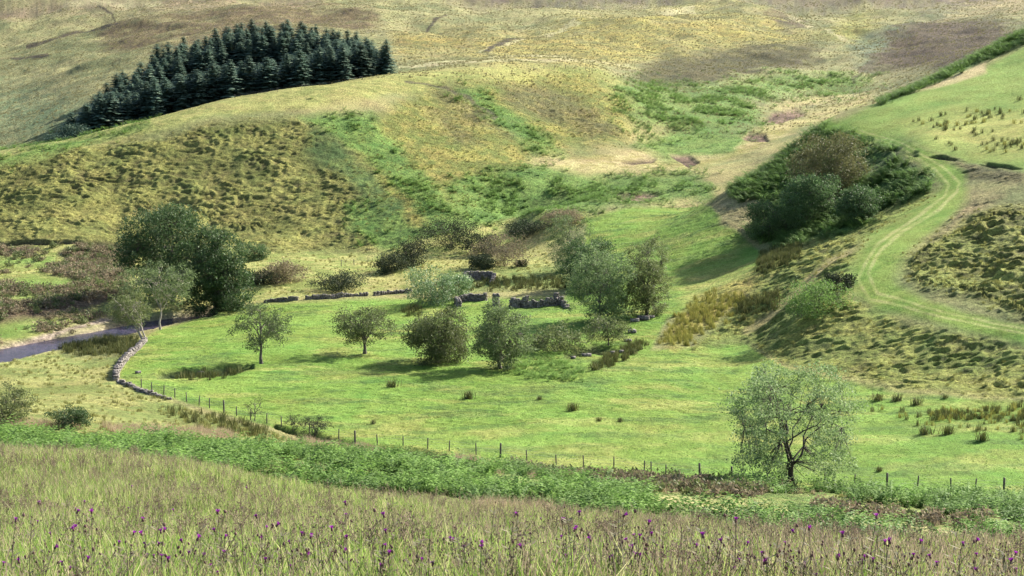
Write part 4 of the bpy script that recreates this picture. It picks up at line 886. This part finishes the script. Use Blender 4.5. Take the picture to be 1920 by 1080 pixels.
def scatter(name, P, srcs, label, cat, scl, seed, tall=(1, 1)):
    """one object: points carrying instances of the source clumps"""
    r = np.random.default_rng(seed); k = len(P)
    if not k: return
    me = bpy.data.meshes.new(name); me.vertices.add(k); me.vertices.foreach_set('co', np.asarray(P, np.float32).ravel())
    rot = np.column_stack([r.normal(size=k) * .08, r.normal(size=k) * .08, r.uniform(0, 6.28, k)]).astype(np.float32)
    s = r.uniform(scl[0], scl[1], k); sv = np.column_stack([s, s, s * r.uniform(tall[0], tall[1], k)]).astype(np.float32)
    a = me.attributes.new('rot', 'FLOAT_VECTOR', 'POINT'); a.data.foreach_set('vector', rot.ravel())
    a = me.attributes.new('scl', 'FLOAT_VECTOR', 'POINT'); a.data.foreach_set('vector', sv.ravel())
    a = me.attributes.new('pick', 'INT', 'POINT'); a.data.foreach_set('value', r.integers(0, len(srcs), k).astype(np.int32))
    for s_ in srcs:
        for m_ in s_.materials:
            if m_.name not in me.materials: me.materials.append(m_)
    o = obj(name, me); tag(o, label, cat, None, 'stuff')
    g = bpy.data.node_groups.new(name, 'GeometryNodeTree')
    g.interface.new_socket('Geometry', in_out='INPUT', socket_type='NodeSocketGeometry'); g.interface.new_socket('Geometry', in_out='OUTPUT', socket_type='NodeSocketGeometry')
    gi = g.nodes.new('NodeGroupInput'); go = g.nodes.new('NodeGroupOutput'); ip = g.nodes.new('GeometryNodeInstanceOnPoints'); jn = g.nodes.new('GeometryNodeJoinGeometry')
    for i, s_ in enumerate(srcs):
        so_ = bpy.data.objects.new(s_.name + '_source', s_)       # never linked to the scene
        oi = g.nodes.new('GeometryNodeObjectInfo'); oi.inputs['Object'].default_value = so_; oi.inputs['As Instance'].default_value = True
        g.links.new(oi.outputs['Geometry'], jn.inputs[0])
    for nm, dt, sk in (('rot', 'FLOAT_VECTOR', 'Rotation'), ('scl', 'FLOAT_VECTOR', 'Scale'), ('pick', 'INT', 'Instance Index')):
        na = g.nodes.new('GeometryNodeInputNamedAttribute'); na.data_type = dt; na.inputs[0].default_value = nm
        g.links.new(na.outputs[0], ip.inputs[sk])
    ip.inputs['Pick Instance'].default_value = True
    g.links.new(gi.outputs[0], ip.inputs['Points']); g.links.new(jn.outputs[0], ip.inputs['Instance']); g.links.new(ip.outputs[0], go.inputs[0])
    md = o.modifiers.new('scatter', 'NODES'); md.node_group = g
    return o
dA = np.gradient(ga); dL = np.gradient(gl)
AREA = GD * dA[None, :] * GD * dL[:, None]
VIS = (np.abs(GA) < .36)
def sample(mask, dens, seed, nmax=60000):
    r = np.random.default_rng(seed); w = (mask * AREA * VIS).ravel(); tot = w.sum(); k = int(min(tot * dens, nmax))
    if k < 1: return np.zeros((0, 3))
    cw = np.cumsum(w); i = np.searchsorted(cw, r.random(k) * cw[-1]); i = np.minimum(i, len(w) - 1)
    j = i // NA; q = i % NA
    a = ga[q] + r.uniform(-.5, .5, k) * dA[q]; l = gl[j] + r.uniform(-.5, .5, k) * dL[j]
    a = np.clip(a, ga[0], ga[-1]); l = np.clip(l, gl[0], gl[-1]); D = np.exp(l)
    return np.column_stack([a * D, D, bil(Z, ga, gl, a, l) + CAMZ])
BR = [clump_mesh('bracken', 300 + i, 'bracken_clump', [M['bracken']]) for i in range(4)]
BRD = [clump_mesh('bracken', 310 + i, 'bracken_clump_dark', [M['bracken_dark']]) for i in range(3)]
BU = [clump_mesh('bush', 320 + i, 'heath_clump', [M['heath']]) for i in range(3)]
BG = [clump_mesh('bush', 325 + i, 'heath_clump_green', [M['olive']]) for i in range(2)]
TU = [clump_mesh('tuft', 330 + i, 'grass_tussock', [M['tuft']]) for i in range(4)]
TM = [clump_mesh('tuft', 335 + i, 'moor_tussock', [M['moor']]) for i in range(3)]
RU = [clump_mesh('rush', 340 + i, 'rush_clump', [M['rush']]) for i in range(4)]
RG = [clump_mesh('rush', 345 + i, 'golden_clump', [M['rush_gold']]) for i in range(3)]
ST = [clump_mesh('straw', 350 + i, 'straw_clump', [M['straw'], M['seed']]) for i in range(3)]
FG = [clump_mesh('fine', 360 + i, 'meadow_tuft', [M['grass'], M['seed']]) for i in range(6)]
SG = [clump_mesh('seedy', 370 + i, 'seeding_tuft', [M['seed'], M['seed']]) for i in range(4)]
patch = lambda x, a, b: sstep(a, b, x)
PM = poly_mask
# near bracken bands
bb = np.zeros_like(PX)
for p, d0, d1 in [([(-300, 830), (0, 822), (180, 824), (330, 828), (500, 848), (700, 864), (960, 878), (1200, 925), (1250, 945), (1500, 975), (1700, 1000), (1960, 1020), (1960, 1070), (1500, 1010), (1200, 985), (900, 960), (600, 930), (300, 890), (-300, 870)], 84, 152),
                  ([(1330, 905), (1500, 918), (1700, 928), (1960, 938), (1960, 1010), (1850, 1000), (1700, 985), (1560, 965), (1500, 945), (1380, 925)], 105, 175)]:
    bb = np.maximum(bb, PM(p, 4, 10, D0=d0, D1=d1))
under = PM([(1180, 940), (1260, 945), (1400, 958), (1540, 976), (1700, 996), (1860, 1014), (1860, 1024), (1700, 1008), (1540, 990), (1380, 982), (1180, 964)], 3, 4, D0=88, D1=150)
bb = bb * (1 - LT) * (1 - past * .9) * (1 - under) * sstep(.42, .50, fbm(X / 5, Y / 6, 3, 161))
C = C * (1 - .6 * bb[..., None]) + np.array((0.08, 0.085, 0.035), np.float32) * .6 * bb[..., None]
scatter('bracken_by_track', sample(bb, 1.15, 1, 16000), BR + BRD, 'bright green bracken filling the slope between the meadow and the fence', 'bracken', (.9, 2.0), 1, (.7, 1.2))
hb = np.maximum(PM([(960, 872), (1250, 898), (1500, 925), (1400, 940), (1150, 915), (960, 885)], 4, 8, D0=120, D1=185), PM([(1530, 955), (1700, 970), (1850, 985), (1850, 995), (1650, 980)], 4, 8, D0=100, D1=175)) * (1 - LT)
scatter('straw_among_bracken', sample(bb * 0 + (GD > 90) * (GD < 150) * (1 - past) * (1 - under) * (1 - LT) * sstep(.5, .6, fbm(X / 4, Y / 5, 3, 163)) * (np.abs(GA) < .36) * (PY < 1060) * (PY > 800), .4, 23, 3500), ST + TU, 'dry straw grass growing up between the bracken', 'grass', (.5, .9), 23)
scatter('brown_heath_by_fence', sample(hb, .9, 2, 2500), BU + BG, 'brown and olive heath growing along the lower side of the fence', 'heath', (.7, 1.3), 2)
sb = np.maximum(PM([(0, 795), (150, 806), (60, 812), (-50, 806)], 4, 6, D0=110, D1=200), PM([(190, 805), (420, 815), (440, 826), (300, 826)], 4, 8, D0=110, D1=200))
sb = np.maximum(sb, PM([(540, 828), (640, 836), (740, 856), (700, 862), (560, 842)], 4, 8, D0=110, D1=200)); sb = np.maximum(sb, PM([(850, 866), (890, 866), (895, 880), (850, 878)], 4, 4, D0=110, D1=200))
sb = np.maximum(sb, PM([(900, 952), (1130, 960), (1130, 985), (900, 975)], 5, 8, D0=50, D1=80))
scatter('pale_straw_grass', sample(sb, 2.4, 3, 4500), ST, 'pinkish straw-coloured tall grass along the top of the bracken', 'grass', (.8, 1.3), 3)
# foreground meadow
cre = np.interp(PX.ravel(), list(cD.keys()), list(cD.values())).reshape(PX.shape)
fg = (1 - sstep(1.1, 1.25, GD / cre)) * sstep(17, 19, GD)
nearw = np.clip(40 / GD, .55, 1.4)
scatter('meadow_grass', sample(fg * nearw * (.35 + sstep(.35, .6, fbm(X / 1.6, Y / 2.2, 2, 151))), 10, 4, 42000), FG, 'tall green and straw meadow grass covering the near slope', 'grass', (.7, 1.25), 4, (.75, 1.25))
sm = fg * nearw * (sstep(.42, .6, fbm(X / 6, Y / 6, 3, 131)) + .25 * sstep(-6, 8, X))
scatter('seeding_grass', sample(sm, 3, 5, 13000), SG, 'brownish pink seeding grass and dry stalks rising through the meadow', 'grass', (.7, 1.15), 5, (.85, 1.2))
SK = [clump_mesh('stalk', 380 + i, 'dry_stalks', [M['stalk']]) for i in range(5)]
scatter('dry_dark_stalks', sample(fg * nearw * (.25 + sstep(.45, .6, fbm(X / 4, Y / 5, 3, 241))), 1.0, 24, 5000), SK, 'dark branching dead flower stalks standing among the meadow grass', 'dead stalks', (.65, 1.1), 24)
# mid and far ground cover
hbm = 0
for p_ in [[(560, 220), (600, 210), (700, 210), (760, 290), (830, 360), (880, 420), (820, 450), (770, 380), (730, 330), (650, 265)], [(830, 350), (900, 325), (1010, 310), (1100, 330), (1280, 325), (1340, 345), (1330, 375), (1200, 378), (1100, 400), (1000, 415), (900, 430), (850, 400)],
           [(650, 380), (740, 380), (780, 440), (900, 415), (870, 450), (720, 475), (660, 430)], [(0, 290), (110, 265), (280, 232), (290, 240), (200, 262), (100, 292), (0, 310), (-200, 320)], [(860, 170), (900, 165), (960, 210), (1060, 290), (1010, 285), (930, 230)],
           [(1130, 190), (1200, 150), (1330, 165), (1420, 145), (1560, 130), (1640, 150), (1580, 175), (1420, 190), (1420, 245), (1280, 255), (1190, 270), (1150, 230)]]:
    hbm = np.maximum(hbm, PM(p_, 26, 60, D0=370, D1=700))
scatter('hillside_bracken', sample(hbm ** 1.5 * sstep(.42, .58, fbm(X / 6, Y / 8, 4, 171)), .75, 6, 15000), BR + BR + BRD, 'green bracken spreading down the gullies of the middle hillside', 'bracken', (.7, 1.7), 6)
scatter('knoll_bracken', sample(sstep(.32, .5, fbm(X / 4, Y / 4, 3, 181)) * np.clip(knoll + PM([(1640, 190), (1700, 155), (1850, 85), (1960, 40), (1960, 62), (1860, 108), (1700, 180), (1650, 200)], 4, 8, D0=380, D1=520), 0, 1), 1.0, 7, 9000), BRD + BR[:1], 'dark green bracken and scrub on the steep bank below the upper track', 'bracken', (1.1, 2.4), 7)
scatter('river_heath', sample(np.clip(heath * sstep(.3, .45, n_mid) + FL * (PX < 250) * (PX > -100) * sstep(.48, .6, n_mid) * .7 * (1 - GRV) * (1 - BED), 0, 1), .8, 8, 6500), BU + BU[:1] + BG, 'brownish pink heath and dying gorse on the flats beside the stream', 'heath', (.7, 1.7), 8)
tm_ = np.clip(left_bank * .4 + mid * .6 + rb * .45 + hum * .9 + rough_l * .6 + FL * .35 * (1 - heath) + PM([(1240, 640), (1280, 590), (1430, 500), (1440, 520), (1330, 610)], 10, 20, D0=220, D1=340), 0, 1) * (1 - TRK) * (1 - past * .9)
scatter('rough_grass_tussocks', sample(tm_ * sstep(.4, .6, mix2), .6, 9, 30000), TU, 'yellowish rough grass tussocks over the banks and slopes', 'grass', (.5, 1.15), 9)
scatter('moor_tussocks', sample((GD > 520) * (GD < 1100) * sstep(.4, .6, n_sm), .22, 10, 34000), TM, 'tussocky moor grass and heather on the far hillside', 'grass', (.7, 1.5), 10)
scatter('pasture_grass', sample(past * sstep(.35, .6, n_sm), .6, 11, 16000), [clump_mesh('tuft', 390 + i, 'pasture_tuft', [M['bracken']]) for i in range(2)], 'short bright grass tufts in the grazed pasture', 'grass', (.15, .36), 11)
um = PM([(1640, 210), (1720, 190), (1780, 195), (1850, 190), (1960, 185), (1960, 215), (1700, 235)], 8, 10, D0=305, D1=420) * .25 * sstep(.5, .6, n_mid) + PM([(1680, 250), (1760, 225), (1850, 210), (1960, 210), (1960, 292), (1860, 288), (1740, 268)], 14, 20, D0=305, D1=420) * sstep(.42, .6, fbm(X / 5, Y / 7, 3, 141))
scatter('rushes_in_upper_field', sample(um, .22, 12, 1500), RU + RG[:1], 'scattered dark rush clumps in the upper right field', 'rushes', (.9, 1.6), 12)
lm = PM([(1740, 775), (1830, 768), (1960, 755), (1960, 800), (1850, 790), (1750, 790)], 5, 10, D0=150, D1=260) + .25 * PM([(1640, 770), (1700, 775), (1960, 790), (1960, 830), (1750, 800)], 8, 10, D0=150, D1=260)
scatter('rushes_in_pasture', sample(np.clip(lm, 0, 1), 1.3, 13, 1500), RU + RG, 'brown-green rush bed at the right edge of the pasture', 'rushes', (.6, 1.1), 13)
gm = PM([(1240, 640), (1270, 600), (1330, 555), (1400, 560), (1370, 600), (1290, 645)], 8, 14, D0=220, D1=320)
scatter('golden_rush_bank', sample(gm, 1.1, 14, 1200), RG, 'golden rushes on the low bank left of the ochre path', 'rushes', (.8, 1.4), 14)
dm = PM([(1420, 510), (1425, 475), (1500, 462), (1500, 490), (1450, 515)], 5, 8, D0=240, D1=340) + PM([(1375, 605), (1390, 565), (1460, 548), (1455, 585), (1400, 608)], 5, 8, D0=220, D1=320) + PM([(1110, 690), (1130, 668), (1200, 640), (1215, 650), (1150, 690)], 4, 6, D0=200, D1=280) + \
    PM([(110, 645), (200, 633), (262, 640), (240, 665), (130, 662)], 6, 8, D0=200, D1=300) + PM([(330, 712), (350, 695), (450, 690), (450, 705)], 4, 6, D0=200, D1=260) * .7 + PM([(800, 540), (1060, 545), (1075, 520), (900, 525)], 6, 8, D0=280, D1=340) * .6 + PM([(750, 585), (785, 575), (790, 590), (760, 592)], 3, 4, D0=240, D1=340)
scatter('dark_rush_beds', sample(np.clip(dm, 0, 1), 1.1, 15, 2600), RU, 'dark olive rush beds in the damp hollows around the pasture', 'rushes', (.9, 1.5), 15)
nm_ = PM([(955, 700), (960, 680), (1040, 665), (1095, 690), (1090, 712), (1000, 715)], 5, 8, D0=200, D1=260)
scatter('nettle_patch', sample(nm_, 1.4, 16, 700), BR, 'pale green nettle and bracken patch below the ruin', 'nettles', (.6, 1.0), 16)
bk = PM([(300, 752), (420, 790), (520, 815), (520, 830), (380, 805), (290, 770)], 5, 8, D0=140, D1=230)
scatter('fence_side_scrub', sample(bk, .6, 17, 500), RU + TU, 'olive rough scrub along the outside of the fence', 'grass', (.8, 1.4), 17)

# ------------------------------------------------------------------ single rush clumps on the pasture
rc = []
for i in range(3):
    mb = MB(); r = np.random.default_rng(400 + i)
    for k in range(90):
        th = r.uniform(0, 6.28); p = np.array([r.normal() * .25, r.normal() * .25, 0]); h_ = r.uniform(.5, 1.0); d = np.array([math.cos(th), math.sin(th), 0]); w = np.array([-d[1], d[0], 0]) * .03
        q = p + d * h_ * .4 + [0, 0, h_]; mb.add([p - w, p + w, q + w * .4, q - w * .4], [(0, 1, 2, 3)])
    rc.append(mb.mesh('rush_clump', M['rush']))
where = [(735, 726, 'nearest the gap between the paired trees'), (878, 748, 'below the upright tree in the open pasture'), (1073, 770, 'in the middle of the open pasture'), (1012, 750, 'small, up and left of the mid-pasture clump'), (1123, 790, 'small, right below the mid-pasture clump'), (1163, 792, 'small, in the lower pasture'),
         (1645, 752, 'left of three at the foot of the hummocky bank'), (1682, 753, 'middle of three at the foot of the hummocky bank'), (1718, 760, 'right of three at the foot of the hummocky bank'), (1735, 815, 'left of the pair below the rush bed'), (1777, 815, 'right of the pair below the rush bed'),
         (1841, 827, 'lone, lowest right in the pasture'), (1772, 748, 'small, just under the bank near the right edge'), (1116, 694, 'at the end of the ditch below the ruin'), (700, 795, 'thin, above the fence left of centre'), (1648, 885, 'thin, right of the tall airy tree')]
for i, (px, py, lb) in enumerate(where):
    o = obj('rush_clump', rc[i % 3]); o.location = tuple(hit(px, py)); s = .55 if ('small' in lb or 'thin' in lb) else 1.1
    o.scale = (s * 1.2, s * 1.2, s); o.rotation_euler = (0, 0, i * 1.3); tag(o, 'dark rush clump ' + lb, 'rush clump', 'rush clumps on the pasture')

# ------------------------------------------------------------------ thistles
def thistle(seed, bloom):
    r = np.random.default_rng(seed); st_ = MB(); heads = []
    H = r.uniform(.7, 1.15); P = bez(np.zeros(3), np.array([r.normal() * .05, r.normal() * .05, H * .5]), np.array([r.normal() * .1, r.normal() * .1, H]), 6)
    st_.tube(P, np.linspace(.007, .004, 6), 4); heads.append(P[-1])
    for k in range(r.integers(1, 4)):
        f = r.uniform(.55, .9); p0 = P[int(f * 5)]; th = r.uniform(0, 6.28); L = r.uniform(.12, .3)
        e = p0 + np.array([math.cos(th) * L * .6, math.sin(th) * L * .6, L]); st_.tube(bez(p0, (p0 + e) / 2 + [math.cos(th) * .04, math.sin(th) * .04, 0], e, 4), [.004, .0035, .003, .003], 3); heads.append(e)
    for k in range(16):
        p = P[r.integers(0, 5)] + [0, 0, r.uniform(0, .1)]; th = r.uniform(0, 6.28); d = np.array([math.cos(th), math.sin(th), .3]); w = np.array([-d[1], d[0], 0]) * .018; L = r.uniform(.08, .17)
        st_.add([p, p + d * L * .5 + w, p + d * L, p + d * L * .5 - w], [(0, 1, 2, 3)])
    hs = []
    for i, hp in enumerate(heads):
        mb = MB(); rr = r.uniform(.012, .019) * (1 if bloom else .7); mb.tube([(0, 0, -rr * 1.2), (0, 0, -rr * .4), (0, 0, rr * .7), (0, 0, rr * 1.2)], [rr * .5, rr, rr * .8, rr * .5], 7, 1)
        fl = (i == 0 and bloom > 0) or r.random() < bloom
        if fl:
            for j in range(26):
                th = r.uniform(0, 6.28); o_ = r.uniform(.1, 2.0) * rr; q = np.array([math.cos(th) * o_, math.sin(th) * o_, rr * 2.8]); b = np.array([math.cos(th), math.sin(th), 0]) * rr * .4 + [0, 0, rr * .8]; w = np.array([-math.sin(th), math.cos(th), 0]) * .005
                mb.add([b - w, b + w, q + w, q - w], [(0, 1, 2, 3)], m=0)
        hs.append((mb.mesh('flower_head', [M['thistle_purple'], M['thistle_bud']]), hp))
    return st_.mesh('stem', M['thistle_stem']), hs
TH = [thistle(500 + i, .3) for i in range(5)]; TD = [thistle(510 + i, 0) for i in range(4)]
spots = [(163, 968), (85, 970), (62, 960), (142, 952), (52, 1022), (175, 985), (278, 1002), (282, 1012), (221, 1018), (370, 1010), (75, 1022), (298, 1035), (132, 1066), (300, 1075), (330, 1078), (416, 985), (415, 1005), (488, 988), (503, 987), (387, 1025), (338, 1033), (417, 1057), (492, 1022), (541, 1073), (574, 1078),
         (652, 968), (716, 1043), (726, 1050), (868, 1015), (883, 994), (931, 1024), (855, 1068), (815, 1077), (727, 1075), (783, 1078), (905, 1027), (1058, 996), (1107, 1024), (1083, 1012), (1172, 1023), (1186, 1005), (1160, 1073), (1183, 1066), (1050, 1076), (1205, 1076), (1332, 1070), (1378, 1033), (1388, 1075), (1235, 1007), (1196, 980),
         (1565, 1072), (1522, 1076), (1651, 1068), (1715, 1056), (1504, 1050), (1763, 1062), (1796, 1074), (1850, 1056), (1892, 1074), (1590, 1060), (1662, 1030), (1630, 1018), (1735, 1025), (1475, 1015), (1420, 1045), (1320, 1040), (20, 1050), (600, 1000), (650, 1050), (980, 1055)]
r = np.random.default_rng(9)
dead = [(r.uniform(0, 1920), r.uniform(0, 1) ** .8) for _ in range(170)]
spots += [(r.uniform(0, 1920), None) for _ in range(24)]
def put_thistle(px, py, src, label, group):
    p = hit(px, py, up=.9, d0=19); sm_, hs = src
    t = plant_at('thistle_plant', p, label + (' at the left' if px < 640 else ' in the middle' if px < 1280 else ' at the right'), 'thistle', group, r.uniform(0, 6.28)); s = r.uniform(.85, 1.1); t.scale = (s, s, s)
    obj('stem', sm_, t)
    for m_, hp in hs: h_ = obj('flower_head', m_, t); h_.location = tuple(hp); h_.rotation_euler = (r.normal() * .3, r.normal() * .3, 0)
for i, (px, py) in enumerate(spots):
    if py is None: py = 1078 - r.uniform(0, 1) ** 1.4 * (1078 - np.interp(px, [0, 640, 1280, 1920], [890, 930, 985, 1035]))
    put_thistle(px, py, TH[i % 5], 'tall thistle with purple flower heads in the near meadow', 'flowering thistles in the near meadow')
for i, (px, f) in enumerate(dead):
    y0 = np.interp(px, [0, 640, 1280, 1920], [870, 915, 975, 1030]); put_thistle(px, y0 + (1075 - y0) * f, TD[i % 4], 'withered brown flowerless thistle in the near meadow', 'withered thistles in the near meadow')
